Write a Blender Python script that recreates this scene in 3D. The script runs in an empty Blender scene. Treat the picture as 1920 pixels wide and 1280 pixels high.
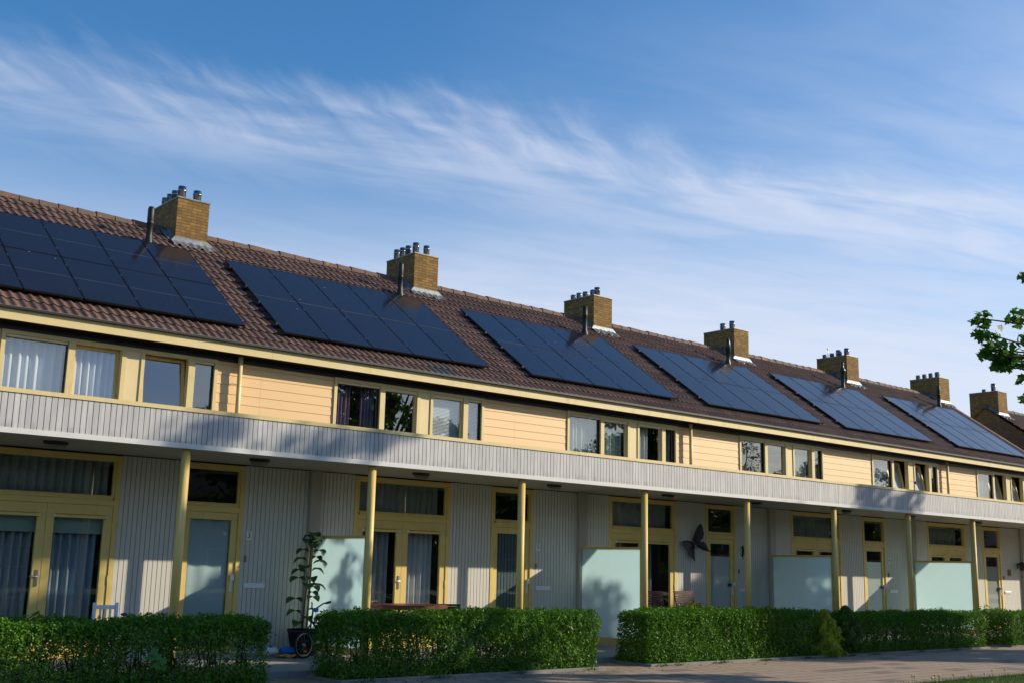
import bpy, bmesh, math, random
import numpy as np
from mathutils import Vector, Matrix, noise as mnoise
random.seed(7); rng = np.random.default_rng(7)
SC = bpy.context.scene
COL = SC.collection
# ------------------------------------------------------------------ camera
cam_d = bpy.data.cameras.new('camera'); cam = bpy.data.objects.new('camera', cam_d); COL.objects.link(cam)
CAM = Vector((-6.5255, -14.4551, 1.4915))
F_ = Vector((0.63066805, 0.75087922, 0.19605663)); R_ = Vector((0.76263786, -0.64643246, 0.0225515)); U_ = Vector((-0.14367082, -0.1352977, 0.98033322))
cam.matrix_world = Matrix(((R_.x, U_.x, -F_.x, CAM.x), (R_.y, U_.y, -F_.y, CAM.y), (R_.z, U_.z, -F_.z, CAM.z), (0, 0, 0, 1)))
cam_d.sensor_width = 36; cam_d.lens = 39.85; cam_d.clip_end = 3000; cam_d.clip_start = 0.1
SC.camera = cam
# ------------------------------------------------------------------ sun and sky
SUN = Vector((1.67, -1.0, 0.80)).normalized()
sl = bpy.data.lights.new('sun', 'SUN'); sl.energy = 4.6; sl.angle = math.radians(0.5); sl.color = (1.0, 0.88, 0.70)
so = bpy.data.objects.new('sun', sl); COL.objects.link(so); so.rotation_euler = SUN.to_track_quat('Z', 'Y').to_euler(); so.location = (60, -40, 40)
SC.view_settings.view_transform = 'Standard'; SC.view_settings.look = 'None'; SC.view_settings.exposure = 0.30; SC.view_settings.gamma = 1
SC.view_settings.use_curve_mapping = False

class NT:
    """small node-tree builder"""
    def __init__(s, nt): s.nt = nt; s.L = nt.links
    def n(s, t, **k):
        o = s.nt.nodes.new(t)
        for a, b in k.items(): setattr(o, a, b)
        return o
    def put(s, sock, v):
        if v is None: return
        if isinstance(v, bpy.types.NodeSocket): s.L.new(v, sock)
        else:
            if isinstance(v, (tuple, list)) and len(v) == 3 and sock.type == 'RGBA': v = (*v, 1)
            sock.default_value = v
    def math(s, op, a, b=None, c=None, clamp=False):
        o = s.n('ShaderNodeMath', operation=op, use_clamp=clamp)
        for i, v in enumerate((a, b, c)): s.put(o.inputs[i], v)
        return o.outputs[0]
    def vm(s, op, a, b=None):
        o = s.n('ShaderNodeVectorMath', operation=op); s.put(o.inputs[0], a); s.put(o.inputs[1], b)
        return o.outputs['Value'] if op in ('DOT_PRODUCT', 'LENGTH') else o.outputs[0]
    def mix(s, f, a, b, mode='MIX'):
        o = s.n('ShaderNodeMix', data_type='RGBA', blend_type=mode); s.put(o.inputs[0], f); s.put(o.inputs[6], a); s.put(o.inputs[7], b); return o.outputs[2]
    def sep(s, v): o = s.n('ShaderNodeSeparateXYZ'); s.put(o.inputs[0], v); return o.outputs
    def comb(s, x, y, z=0.0):
        o = s.n('ShaderNodeCombineXYZ')
        for i, v in enumerate((x, y, z)): s.put(o.inputs[i], v)
        return o.outputs[0]
    def noise(s, v, scale, detail=4, rough=.55, dist=0.0):
        o = s.n('ShaderNodeTexNoise'); s.put(o.inputs['Vector'], v); o.inputs['Scale'].default_value = scale; o.inputs['Detail'].default_value = detail
        o.inputs['Roughness'].default_value = rough; o.inputs['Distortion'].default_value = dist; return o.outputs[0]
    def white(s, v): o = s.n('ShaderNodeTexWhiteNoise'); s.put(o.inputs[0], v); return o.outputs[0]
    def ss(s, v, a, b, lo=0.0, hi=1.0):
        o = s.n('ShaderNodeMapRange', interpolation_type='SMOOTHSTEP'); s.put(o.inputs[0], v)
        for i, x in enumerate((a, b, lo, hi)): o.inputs[1 + i].default_value = x
        return o.outputs[0]
    def ramp(s, v, stops):
        o = s.n('ShaderNodeValToRGB'); e = o.color_ramp.elements
        while len(e) < len(stops): e.new(.5)
        for i, (p, c) in enumerate(stops): e[i].position = p; e[i].color = (*c, 1)
        s.put(o.inputs[0], v); return o.outputs[0]

w = bpy.data.worlds.new('World'); SC.world = w; w.use_nodes = True
T = NT(w.node_tree); bgn = w.node_tree.nodes['Background']
sky = T.n('ShaderNodeTexSky', sky_type='NISHITA'); sky.sun_disc = False
sky.sun_elevation = math.asin(SUN.z); sky.sun_rotation = math.atan2(SUN.x, SUN.y)
sky.air_density = 1.0; sky.dust_density = 0.5; sky.ozone_density = 2.5
hs = T.n('ShaderNodeHueSaturation'); hs.inputs['Hue'].default_value = .502; hs.inputs['Saturation'].default_value = 1.30; hs.inputs['Value'].default_value = 1.12; T.put(hs.inputs['Color'], sky.outputs[0])
d = T.n('ShaderNodeTexCoord').outputs['Generated']
dx, dy, dz = T.sep(d)
zc = T.math('MAXIMUM', dz, 0.02)
px, py = T.math('DIVIDE', dx, zc), T.math('DIVIDE', dy, zc)
pu = T.math('ADD', T.math('MULTIPLY', px, .965), T.math('MULTIPLY', py, -.26))
pv = T.math('ADD', T.math('MULTIPLY', px, .26), T.math('MULTIPLY', py, .965))
uv = T.comb(pu, pv)
warp = T.math('SUBTRACT', T.noise(uv, 1.5, 3), .5)
warp2 = T.math('SUBTRACT', T.noise(T.vm('ADD', uv, (7.3, 2.1, 0)), 2.7, 3), .5)
# long fibres of the cirrus, combed at an angle across the band (all in sky-plane coordinates)
ang = T.math('ADD', math.radians(42), T.math('MULTIPLY', T.math('ADD', pu, T.math('MULTIPLY', warp, 1.2)), math.radians(-11)))
ca, sa = T.math('COSINE', ang), T.math('SINE', ang)
qx, qy = T.math('SUBTRACT', px, 1.2), T.math('SUBTRACT', py, 2.1)
fs = T.math('ADD', T.math('MULTIPLY', qx, ca), T.math('MULTIPLY', qy, sa))
ft = T.math('ADD', T.math('SUBTRACT', T.math('MULTIPLY', qy, ca), T.math('MULTIPLY', qx, sa)), T.math('MULTIPLY', warp2, .13))
fib = T.noise(T.comb(T.math('MULTIPLY', fs, 1.6), T.math('MULTIPLY', ft, 9.0)), 1.25, 6, .56, .1)
big = T.noise(T.comb(T.math('MULTIPLY', pu, 1.0), T.math('MULTIPLY', pv, 3.2)), 1.6, 5, .55, .4)
vb = T.math('ADD', T.math('ADD', T.math('ADD', pv, T.math('SUBTRACT', T.math('MULTIPLY', pu, .09), .13)), T.math('MULTIPLY', warp, .45)), T.math('MULTIPLY', T.math('SUBTRACT', fib, .5), .40))
band = T.math('MULTIPLY', T.ss(vb, 2.02, 2.42), T.ss(vb, 2.95, 2.46))
cirrus = T.math('MULTIPLY', band, T.math('MULTIPLY', T.ss(fib, .25, .80, .42, .82), T.ss(big, .28, .62, .35, 1.0)))
cirrus = T.math('MULTIPLY', cirrus, T.ss(pu, -.3, .9, .50, .92))
veil = T.math('MULTIPLY', T.math('MULTIPLY', T.ss(T.math('ADD', pv, T.math('MULTIPLY', warp, .7)), 2.55, 4.1), T.ss(pu, -.6, 3.0, .34, .90)), T.ss(big, .2, .75, .72, 1.05))
veil2 = T.math('MULTIPLY', T.ss(T.math('ADD', pu, T.math('MULTIPLY', warp, .5)), .55, 2.5), T.ss(big, .25, .7, .24, .52))
cl = T.math('SUBTRACT', 1.0, T.math('MULTIPLY', T.math('MULTIPLY', T.math('SUBTRACT', 1.0, cirrus), T.math('SUBTRACT', 1.0, veil)), T.math('SUBTRACT', 1.0, veil2)))
haze = T.ss(dz, .42, .0, .0, .62)
cl = T.math('SUBTRACT', 1.0, T.math('MULTIPLY', T.math('SUBTRACT', 1.0, cl), T.math('SUBTRACT', 1.0, haze)))
skyc = T.mix(T.math('MULTIPLY', cl, .92), hs.outputs[0], (4.9, 5.2, 6.1))
T.put(bgn.inputs['Color'], skyc); bgn.inputs['Strength'].default_value = 0.125

# ------------------------------------------------------------------ materials
MATS = {}
def new_mat(name):
    m = bpy.data.materials.new(name); m.use_nodes = True; MATS[name] = m
    t = NT(m.node_tree); b = m.node_tree.nodes['Principled BSDF']; return m, t, b
def pos(t): return t.n('ShaderNodeNewGeometry').outputs['Position']
def bump(t, b, h, dist=.01, strength=.5):
    o = t.n('ShaderNodeBump'); o.inputs['Distance'].default_value = dist; o.inputs['Strength'].default_value = strength; t.put(o.inputs['Height'], h); t.put(b.inputs['Normal'], o.outputs[0])
def plain(name, col, rough=.6, var=.12, scale=6, spec=.4, metal=0, grain=None, bmp=0):
    m, t, b = new_mat(name); p = pos(t)
    if grain: p2 = t.vm('MULTIPLY', p, grain)
    else: p2 = p
    n = t.noise(p2, scale, 5)
    c = t.mix(n, tuple(x * (1 - var * 1.6) for x in col), tuple(min(1, x * (1 + var * 1.6)) for x in col))
    t.put(b.inputs['Base Color'], c); b.inputs['Roughness'].default_value = rough; b.inputs['Specular IOR Level'].default_value = spec; b.inputs['Metallic'].default_value = metal
    if bmp: bump(t, b, t.noise(p2, scale * 4, 4), .004, bmp)
    return m
plain('yellow_paint', (.66, .49, .155), .42, .06, 5, grain=(1, 1, .3))
def grime(name, amt=.35, sc=2.6):
    m = MATS[name]; t = NT(m.node_tree); b = m.node_tree.nodes['Principled BSDF']; old = b.inputs['Base Color'].links[0].from_socket; p = pos(t)
    g1 = t.noise(t.vm('MULTIPLY', p, (2, 2, .7)), sc, 7, .68); g2 = t.noise(p, 38, 4, .7)
    c = t.mix(t.ss(g1, .52, .80, 0, amt), old, (.20, .15, .075)); c = t.mix(t.ss(g2, .70, .78, 0, .6), c, (.23, .18, .11)); t.put(b.inputs['Base Color'], c)
    t.put(b.inputs['Roughness'], t.ss(g1, .3, .7, .38, .62))
grime('yellow_paint')
plain('yellow_paint_lit', (.66, .53, .25), .45, .07, 3)  # yellow paint again, with the look of sunlight put into the colour
grime('yellow_paint_lit', .28)
plain('cream_paint', (.70, .57, .30), .45, .05, 3)
plain('white_paint', (.62, .62, .60), .45, .05, 4)
plain('white_plastic', (.75, .75, .75), .35, .03, 4)
plain('black_board', (.016, .0145, .014), .38, .5, 3, grain=(.4, 1, 8))
plain('black_plastic', (.014, .014, .016), .5, .2, 12)
plain('dark_green_plastic', (.012, .03, .028), .35, .2, 12)
plain('alu', (.55, .55, .56), .3, .1, 20, metal=1.0)
plain('steel_flue', (.46, .45, .45), .28, .45, 14, metal=1.0, grain=(6, 6, 1))
plain('felt', (.05, .05, .05), .9)
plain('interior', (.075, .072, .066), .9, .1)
plain('dark_wood', (.085, .034, .018), .55, .4, 9, grain=(1, 8, 8))
plain('red_brown', (.13, .034, .024), .4, .5, 26, bmp=.4)
plain('pot_black', (.016, .014, .016), .5, .2)
plain('rust_stem', (.16, .075, .035), .7, .3, 30)
plain('bamboo', (.36, .25, .07), .6, .2, 20)
plain('blue_plastic', (.01, .15, .55), .35, .08)
plain('orange_cloth', (.72, .33, .02), .8, .2, 20)
plain('orange_plastic', (.75, .13, .01), .35, .05)
plain('white_bag', (.65, .68, .70), .45, .1, 14)
plain('rubber', (.014, .014, .014), .7, .2)
plain('bronze_metal', (.055, .065, .068), .5, .8, 28, metal=.5, bmp=.8)
plain('wood_plaque', (.22, .12, .04), .6, .3)
plain('brass', (.25, .17, .07), .45, .2)
plain('bark', (.07, .05, .037), .9, .5, 14, grain=(1, 1, .25), bmp=1)
plain('twig', (.06, .047, .03), .9, .3)
plain('kerb_stone', (.20, .19, .175), .85, .25, 9, bmp=.4)
plain('soil', (.045, .033, .024), .95, .5, 12, bmp=1)
plain('dull_plastic', (.19, .18, .16), .5, .25, 10)
plain('bird_grey', (.05, .05, .055), .7, .3, 20)
plain('digit_black', (.02, .02, .025), .5)
plain('flower_yellow', (.75, .5, .02), .7, .1)
plain('flower_red', (.45, .06, .02), .7, .2)

m, t, b = new_mat('slats'); p = pos(t)
streak = t.noise(t.vm('MULTIPLY', p, (16, 16, 1.6)), 1.0, 5, .6)
dirt = t.noise(t.vm('MULTIPLY', p, (1, 1, .8)), 2.2, 6, .62)
brd = t.white(t.math('FLOOR', t.math('DIVIDE', t.sep(p)[0], .0745)))
c = t.mix(t.ss(streak, .3, .75), (.41, .41, .415), (.585, .58, .57))
c = t.mix(t.math('MULTIPLY', brd, .42), c, (.37, .37, .375))
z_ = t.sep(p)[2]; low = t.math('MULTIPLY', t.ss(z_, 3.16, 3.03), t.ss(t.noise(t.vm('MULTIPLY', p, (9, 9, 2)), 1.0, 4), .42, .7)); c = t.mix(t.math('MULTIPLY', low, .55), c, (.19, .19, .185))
c = t.mix(t.ss(dirt, .58, .82, 0, .5), c, (.24, .24, .24))
t.put(b.inputs['Base Color'], c); b.inputs['Roughness'].default_value = .6; bump(t, b, streak, .002, .4)
m, t, b = new_mat('slats_lower'); p = pos(t)  # slat paint again, warmed in colour to offset the blue shade
streak = t.noise(t.vm('MULTIPLY', p, (14, 14, 1.2)), 1.0, 4, .6)
c = t.mix(streak, (.49, .47, .405), (.60, .575, .505)); t.put(b.inputs['Base Color'], c); b.inputs['Roughness'].default_value = .55; bump(t, b, streak, .0015, .3)
plain('groove', (.075, .07, .062), .8)
plain('soffit', (.40, .375, .31), .6, .06, 3)

m, t, b = new_mat('peach_siding'); p = pos(t)
gr = t.noise(t.vm('MULTIPLY', p, (1.2, 1, 22)), 2.0, 5, .6); n2 = t.noise(p, .9, 4)
c = t.mix(gr, (.71, .46, .205), (.81, .54, .255)); c = t.mix(t.ss(n2, .4, .8, 0, .3), c, (.66, .46, .25))
t.put(b.inputs['Base Color'], c); b.inputs['Roughness'].default_value = .5; bump(t, b, gr, .002, .4)

m, t, b = new_mat('roof_tile'); p = pos(t)
x_, y_, z_ = t.sep(p)
cell = t.comb(t.math('FLOOR', t.math('DIVIDE', x_, .316)), t.math('FLOOR', t.math('DIVIDE', y_, .2655)))
rnd = t.white(cell)
n1 = t.noise(p, 26, 5, .65); n2 = t.noise(p, 1.3, 4)
c = t.mix(rnd, (.088, .049, .036), (.165, .092, .066)); c = t.mix(t.ss(n1, .35, .7, 0, .55), c, (.20, .13, .10))
c = t.mix(t.ss(n2, .5, .8, 0, .45), c, (.075, .05, .043))
odd = t.math('MULTIPLY', t.math('MULTIPLY', t.math('GREATER_THAN', x_, 6.55), t.math('LESS_THAN', x_, 7.15)), t.math('LESS_THAN', y_, 3.82))
c = t.mix(odd, c, (.075, .08, .08))
spk = t.n('ShaderNodeTexVoronoi'); spk.inputs['Scale'].default_value = 2.4; t.put(spk.inputs['Vector'], p)
c = t.mix(t.math('MULTIPLY', t.math('LESS_THAN', spk.outputs['Distance'], .045), .8), c, (.55, .54, .5))
t.put(b.inputs['Base Color'], c); b.inputs['Roughness'].default_value = .72; b.inputs['Specular IOR Level'].default_value = .3; bump(t, b, n1, .004, .6)
m, t, b = new_mat('ridge_tile'); p = pos(t)
n1 = t.noise(p, 22, 5, .65); seg = t.white(t.math('FLOOR', t.math('DIVIDE', t.sep(p)[0], .375)))
lich = t.noise(t.vm('ADD', p, (3, 3, 3)), 3.1, 6, .7)
c = t.mix(n1, (.085, .05, .038), (.17, .10, .07)); c = t.mix(t.math('MULTIPLY', seg, .4), c, (.12, .085, .06))
c = t.mix(t.ss(lich, .57, .66, 0, .85), c, (.34, .17, .03)); t.put(b.inputs['Base Color'], c); b.inputs['Roughness'].default_value = .8; bump(t, b, n1, .005, .7)

def brick_mat(name, c1, c2, mort, sc=1.0):
    m, t, b = new_mat(name); p = pos(t); x_, y_, z_ = t.sep(p)
    nrm = t.sep(t.n('ShaderNodeNewGeometry').outputs['Normal'])
    side = t.math('GREATER_THAN', t.math('ABSOLUTE', nrm[0]), .5)
    hor = t.math('ADD', t.math('MULTIPLY', side, y_), t.math('MULTIPLY', t.math('SUBTRACT', 1, side), x_))
    bt = t.n('ShaderNodeTexBrick'); t.put(bt.inputs['Vector'], t.comb(hor, z_)); bt.inputs['Scale'].default_value = 1 * sc
    bt.inputs['Brick Width'].default_value = .215; bt.inputs['Row Height'].default_value = .0645; bt.inputs['Mortar Size'].default_value = .006; bt.inputs['Mortar Smooth'].default_value = .2
    t.put(bt.inputs['Color1'], c1); t.put(bt.inputs['Color2'], c2); t.put(bt.inputs['Mortar'], mort); bt.inputs['Bias'].default_value = 0.0
    n = t.noise(p, 18, 5, .65); n2 = t.noise(p, 1.7, 3)
    c = t.mix(t.ss(n, .35, .75, 0, .6), bt.outputs[0], t.mix(.5, bt.outputs[0], (.05, .03, .012)))
    c = t.mix(t.ss(n2, .42, .75, 0, .5), c, (.11, .072, .034))
    bw = t.white(t.comb(t.math('FLOOR', t.math('DIVIDE', hor, .1075)), t.math('FLOOR', t.math('DIVIDE', z_, .0645)))); c = t.mix(t.math('MULTIPLY', t.math('GREATER_THAN', bw, .8), .45), c, (.12, .07, .03))
    t.put(b.inputs['Base Color'], c); b.inputs['Roughness'].default_value = .85; b.inputs['Specular IOR Level'].default_value = .2
    bump(t, b, t.math('ADD', t.math('MULTIPLY', bt.outputs['Fac'], -1.0), t.math('MULTIPLY', n, .4)), .008, .8)
brick_mat('chimney_brick', (.36, .215, .062), (.235, .135, .043), (.10, .08, .052))
brick_mat('brown_brick', (.25, .14, .075), (.19, .105, .057), (.13, .10, .08))
m, t, b = new_mat('lead'); p = pos(t); n = t.noise(p, 9, 5, .6)
c = t.mix(n, (.10, .115, .13), (.25, .275, .285)); c = t.mix(t.ss(t.noise(p, 4, 3), .55, .75, 0, .6), c, (.36, .31, .20)); t.put(b.inputs['Base Color'], c); b.inputs['Roughness'].default_value = .5; b.inputs['Metallic'].default_value = .25; bump(t, b, n, .01, .6)

m, t, b = new_mat('solar_cells'); p = pos(t); x_, y_, z_ = t.sep(p)
rows = t.math('FRACT', t.math('DIVIDE', y_, .0225)); line = t.math('LESS_THAN', rows, .16)
cells = t.math('FRACT', t.math('DIVIDE', x_, .16)); l2 = t.math('LESS_THAN', cells, .03)
n = t.noise(p, 2.2, 3); dust = t.noise(p, 5, 6, .7)
c = t.mix(n, (.0085, .0085, .014), (.0125, .0125, .020)); c = t.mix(t.math('MULTIPLY', t.math('MAXIMUM', line, l2), .35), c, (.035, .04, .06))
spk = t.n('ShaderNodeTexVoronoi'); spk.inputs['Scale'].default_value = 1.9; t.put(spk.inputs['Vector'], p)
c = t.mix(t.math('MULTIPLY', t.math('LESS_THAN', spk.outputs['Distance'], .03), .6), c, (.35, .37, .4))
t.put(b.inputs['Base Color'], c); t.put(b.inputs['Roughness'], t.ss(dust, .2, .8, .08, .20)); b.inputs['Specular IOR Level'].default_value = .34; b.inputs['Specular Tint'].default_value = (1, .85, .72, 1)
plain('solar_frame', (.008, .008, .010), .4, .1)
plain('solar_gap', (.10, .11, .13), .35, .2)

def glass(name, tint=(.93, .95, .95), ior=1.75, rough=0.0):
    m, t, b = new_mat(name); m.node_tree.nodes.remove(b)
    tr = t.n('ShaderNodeBsdfTransparent'); tr.inputs[0].default_value = (*tint, 1)
    gl = t.n('ShaderNodeBsdfGlossy'); gl.inputs['Roughness'].default_value = rough; gl.inputs[0].default_value = (1, 1, 1, 1)
    wob = t.n('ShaderNodeBump'); wob.inputs['Distance'].default_value = .02; wob.inputs['Strength'].default_value = .05; t.put(wob.inputs['Height'], t.noise(pos(t), 1.6, 1)); t.put(gl.inputs['Normal'], wob.outputs[0])
    fr = t.n('ShaderNodeFresnel'); fr.inputs[0].default_value = ior
    front = t.math('SUBTRACT', 1.0, t.n('ShaderNodeNewGeometry').outputs['Backfacing'])
    mx = t.n('ShaderNodeMixShader'); t.put(mx.inputs[0], t.math('MULTIPLY', fr.outputs[0], front)); t.put(mx.inputs[1], tr.outputs[0]); t.put(mx.inputs[2], gl.outputs[0])
    t.put(m.node_tree.nodes['Material Output'].inputs[0], mx.outputs[0])
glass('glass'); glass('glass_upper', (.96, .98, .98), 2.6); glass('glass_lower', (.93, .95, .95), 1.95)
def translucent(name, col, f=.5, gloss=.0, var=.08, scale=(1, 1, 1)):
    m, t, b = new_mat(name); m.node_tree.nodes.remove(b)
    n = t.noise(t.vm('MULTIPLY', pos(t), scale), 4, 3); c = t.mix(n, tuple(x * (1 - var) for x in col), tuple(min(1, x * (1 + var)) for x in col))
    df = t.n('ShaderNodeBsdfDiffuse'); ts = t.n('ShaderNodeBsdfTranslucent'); t.put(df.inputs[0], c); t.put(ts.inputs[0], c)
    mx = t.n('ShaderNodeMixShader'); mx.inputs[0].default_value = f; t.put(mx.inputs[1], df.outputs[0]); t.put(mx.inputs[2], ts.outputs[0]); out = mx.outputs[0]
    if gloss:
        gl = t.n('ShaderNodeBsdfGlossy'); gl.inputs['Roughness'].default_value = .22; m2 = t.n('ShaderNodeMixShader'); m2.inputs[0].default_value = gloss; t.put(m2.inputs[1], out); t.put(m2.inputs[2], gl.outputs[0]); out = m2.outputs[0]
    t.put(m.node_tree.nodes['Material Output'].inputs[0], out)
translucent('frosted_glass', (.74, .885, .91), .66, .03, .03)
translucent('curtain_white', (.74, .76, .79), .3)
translucent('curtain_blue', (.46, .56, .64), .3)
translucent('curtain_green', (.52, .60, .56), .3)
translucent('curtain_grey', (.40, .44, .46), .2)
translucent('curtain_purple', (.30, .21, .31), .25)
translucent('blind_white', (.72, .76, .78), .25)
translucent('blind_green', (.34, .46, .43), .2)
translucent('door_cloth', (.60, .73, .76), .3)
translucent('door_film', (.60, .61, .57), .3)
translucent('blind_dark', (.17, .23, .24), .2)

def leaf_mat(name, c1, c2, tr=.35, gloss=.12):
    m, t, b = new_mat(name); m.node_tree.nodes.remove(b); g = t.n('ShaderNodeNewGeometry')
    big = t.noise(g.outputs['Position'], 2.3, 3)
    c = t.mix(t.math('ADD', t.math('MULTIPLY', g.outputs['Random Per Island'], .7), t.math('MULTIPLY', big, .35)), c1, c2)
    df = t.n('ShaderNodeBsdfDiffuse'); ts = t.n('ShaderNodeBsdfTranslucent'); t.put(df.inputs[0], c); t.put(ts.inputs[0], t.mix(.5, c, (c2[0] * 1.2, c2[1] * 1.3, c2[2] * .6)))
    mx = t.n('ShaderNodeMixShader'); mx.inputs[0].default_value = tr; t.put(mx.inputs[1], df.outputs[0]); t.put(mx.inputs[2], ts.outputs[0])
    gl = t.n('ShaderNodeBsdfGlossy'); gl.inputs['Roughness'].default_value = .42
    m2 = t.n('ShaderNodeMixShader'); m2.inputs[0].default_value = gloss * .3; t.put(m2.inputs[1], mx.outputs[0]); t.put(m2.inputs[2], gl.outputs[0])
    t.put(m.node_tree.nodes['Material Output'].inputs[0], m2.outputs[0])
leaf_mat('hedge_leaf', (.027, .092, .007), (.120, .262, .020), .22, .06)
leaf_mat('maple_leaf', (.035, .11, .010), (.085, .21, .020), .5)
leaf_mat('tree_leaf', (.025, .06, .012), (.075, .14, .028), .35)
leaf_mat('conifer_leaf', (.17, .26, .012), (.40, .46, .03), .3)
leaf_mat('conifer_dark', (.04, .10, .012), (.11, .18, .022), .3)
leaf_mat('ficus_leaf', (.025, .075, .02), (.07, .13, .025), .2, .3)
leaf_mat('sapling_leaf', (.05, .17, .02), (.08, .23, .03), .35)
leaf_mat('grass_blade', (.04, .10, .012), (.09, .16, .025), .3)

m, t, b = new_mat('pavers'); p = pos(t); x_, y_, z_ = t.sep(p)
rot = t.comb(t.math('ADD', t.math('MULTIPLY', x_, .9848), t.math('MULTIPLY', y_, .1736)), t.math('SUBTRACT', t.math('MULTIPLY', y_, .9848), t.math('MULTIPLY', x_, .1736)))
bt = t.n('ShaderNodeTexBrick'); t.put(bt.inputs['Vector'], t.comb(x_, y_)); bt.inputs['Scale'].default_value = 1; bt.inputs['Brick Width'].default_value = .30; bt.inputs['Row Height'].default_value = .30; bt.inputs['Mortar Size'].default_value = .011
t.put(bt.inputs['Color1'], (.35, .255, .17)); t.put(bt.inputs['Color2'], (.40, .295, .205)); t.put(bt.inputs['Mortar'], (.045, .038, .028))
rnd = t.white(t.comb(t.math('FLOOR', t.math('DIVIDE', x_, .6)), t.math('FLOOR', t.math('DIVIDE', y_, .30))))
n1 = t.noise(p, 40, 5, .7); n2 = t.noise(p, .8, 5, .6)
c = t.mix(t.math('MULTIPLY', t.math('GREATER_THAN', rnd, .88), .75), bt.outputs[0], (.10, .09, .088))
c = t.mix(t.ss(n1, .3, .75, 0, .5), c, (.26, .19, .125)); c = t.mix(t.ss(n2, .45, .8, 0, .5), c, (.24, .175, .12))
t.put(b.inputs['Base Color'], c); b.inputs['Roughness'].default_value = .85; bump(t, b, t.math('ADD', t.math('MULTIPLY', bt.outputs['Fac'], -.8), t.math('MULTIPLY', n1, .6)), .006, .8)
m, t, b = new_mat('concrete'); p = pos(t); n1 = t.noise(p, 30, 5, .7); n2 = t.noise(p, 1.5, 4)
c = t.mix(n1, (.25, .24, .215), (.33, .315, .285)); c = t.mix(t.ss(n2, .45, .75, 0, .4), c, (.20, .19, .17))
x_, y_, z_ = t.sep(p); jn = t.math('LESS_THAN', t.math('FRACT', t.math('DIVIDE', x_, .5)), .014); jn2 = t.math('LESS_THAN', t.math('FRACT', t.math('DIVIDE', y_, .5)), .014)
c = t.mix(t.math('MULTIPLY', t.math('MAXIMUM', jn, jn2), .7), c, (.07, .065, .055)); t.put(b.inputs['Base Color'], c); b.inputs['Roughness'].default_value = .85; bump(t, b, n1, .003, .5)
m, t, b = new_mat('lawn'); p = pos(t); n1 = t.noise(p, 30, 5, .7); n2 = t.noise(p, .5, 4)
c = t.mix(n1, (.03, .065, .012), (.075, .12, .025)); c = t.mix(t.ss(n2, .4, .7, 0, .4), c, (.09, .10, .03)); t.put(b.inputs['Base Color'], c); b.inputs['Roughness'].default_value = .9; bump(t, b, n1, .03, 1)
plain('asphalt', (.05, .05, .05), .9, .2, 40, bmp=.6)

# ------------------------------------------------------------------ mesh helpers
class MB:
    def __init__(s): s.v = []; s.f = []; s.mi = []; s.sm = []
    def add(s, vs, fs, mi=0, smooth=False):
        o = len(s.v); s.v += [tuple(v) for v in vs]
        for f in fs: s.f.append(tuple(o + i for i in f)); s.mi.append(mi); s.sm.append(smooth)
        return s
    def box(s, x0, x1, y0, y1, z0, z1, mi=0, mat=None):
        vs = [(x, y, z) for x in (x0, x1) for y in (y0, y1) for z in (z0, z1)]
        if mat is not None: vs = [tuple(mat @ Vector(v)) for v in vs]
        return s.add(vs, [(0, 1, 3, 2), (4, 6, 7, 5), (0, 4, 5, 1), (2, 3, 7, 6), (0, 2, 6, 4), (1, 5, 7, 3)], mi)
    def tube(s, pts, rads, n=8, mi=0, cap=True, smooth=True):
        pts = [Vector(p) for p in pts]
        if not hasattr(rads, '__len__'): rads = [rads] * len(pts)
        vs = []; k = len(pts); up = None
        for i, p in enumerate(pts):
            dd = (pts[min(i + 1, k - 1)] - pts[max(i - 1, 0)])
            if dd.length < 1e-9: dd = Vector((0, 0, 1))
            dd.normalize()
            if up is None: up = dd.orthogonal().normalized()
            else:
                up = up - dd * up.dot(dd)
                up = up.normalized() if up.length > 1e-6 else dd.orthogonal().normalized()
            si = dd.cross(up)
            for j in range(n):
                a = 2 * math.pi * j / n; vs.append(p + (up * math.cos(a) + si * math.sin(a)) * rads[i])
        fs = [(i * n + j, i * n + (j + 1) % n, (i + 1) * n + (j + 1) % n, (i + 1) * n + j) for i in range(k - 1) for j in range(n)]
        s.add(vs, fs, mi, smooth)
        if cap:
            o = len(s.v) - len(vs)
            s.f.append(tuple(o + j for j in reversed(range(n)))); s.mi.append(mi); s.sm.append(False)
            s.f.append(tuple(o + (k - 1) * n + j for j in range(n))); s.mi.append(mi); s.sm.append(False)
        return s
    def lathe(s, c, prof, n=16, mi=0):
        c = Vector(c); return s.tube([c + Vector((0, 0, z)) for r, z in prof], [r for r, z in prof], n, mi)
    def cyl_y(s, x, y0, y1, z, r, n=16, mi=0): return s.tube([(x, y0, z), (x, y1, z)], r, n, mi)
    def grid(s, fn, nu, nv, mi=0, smooth=True, closed=None):
        vs = [fn(i / nu, j / nv) for j in range(nv + 1) for i in range(nu + 1)]
        fs = [(j * (nu + 1) + i, j * (nu + 1) + i + 1, (j + 1) * (nu + 1) + i + 1, (j + 1) * (nu + 1) + i) for j in range(nv) for i in range(nu)]
        return s.add(vs, fs, mi, smooth)
    def mesh(s, name, mats, bevel=0):
        me = bpy.data.meshes.new(name); me.from_pydata(s.v, [], s.f)
        for m in ([mats] if isinstance(mats, str) else mats): me.materials.append(MATS[m])
        me.polygons.foreach_set('material_index', s.mi); me.polygons.foreach_set('use_smooth', s.sm); me.update()
        return me
    def build(s, name, mats, parent=None, bevel=0, solid=0):
        return link(name, s.mesh(name, mats), parent, bevel, solid)
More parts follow.
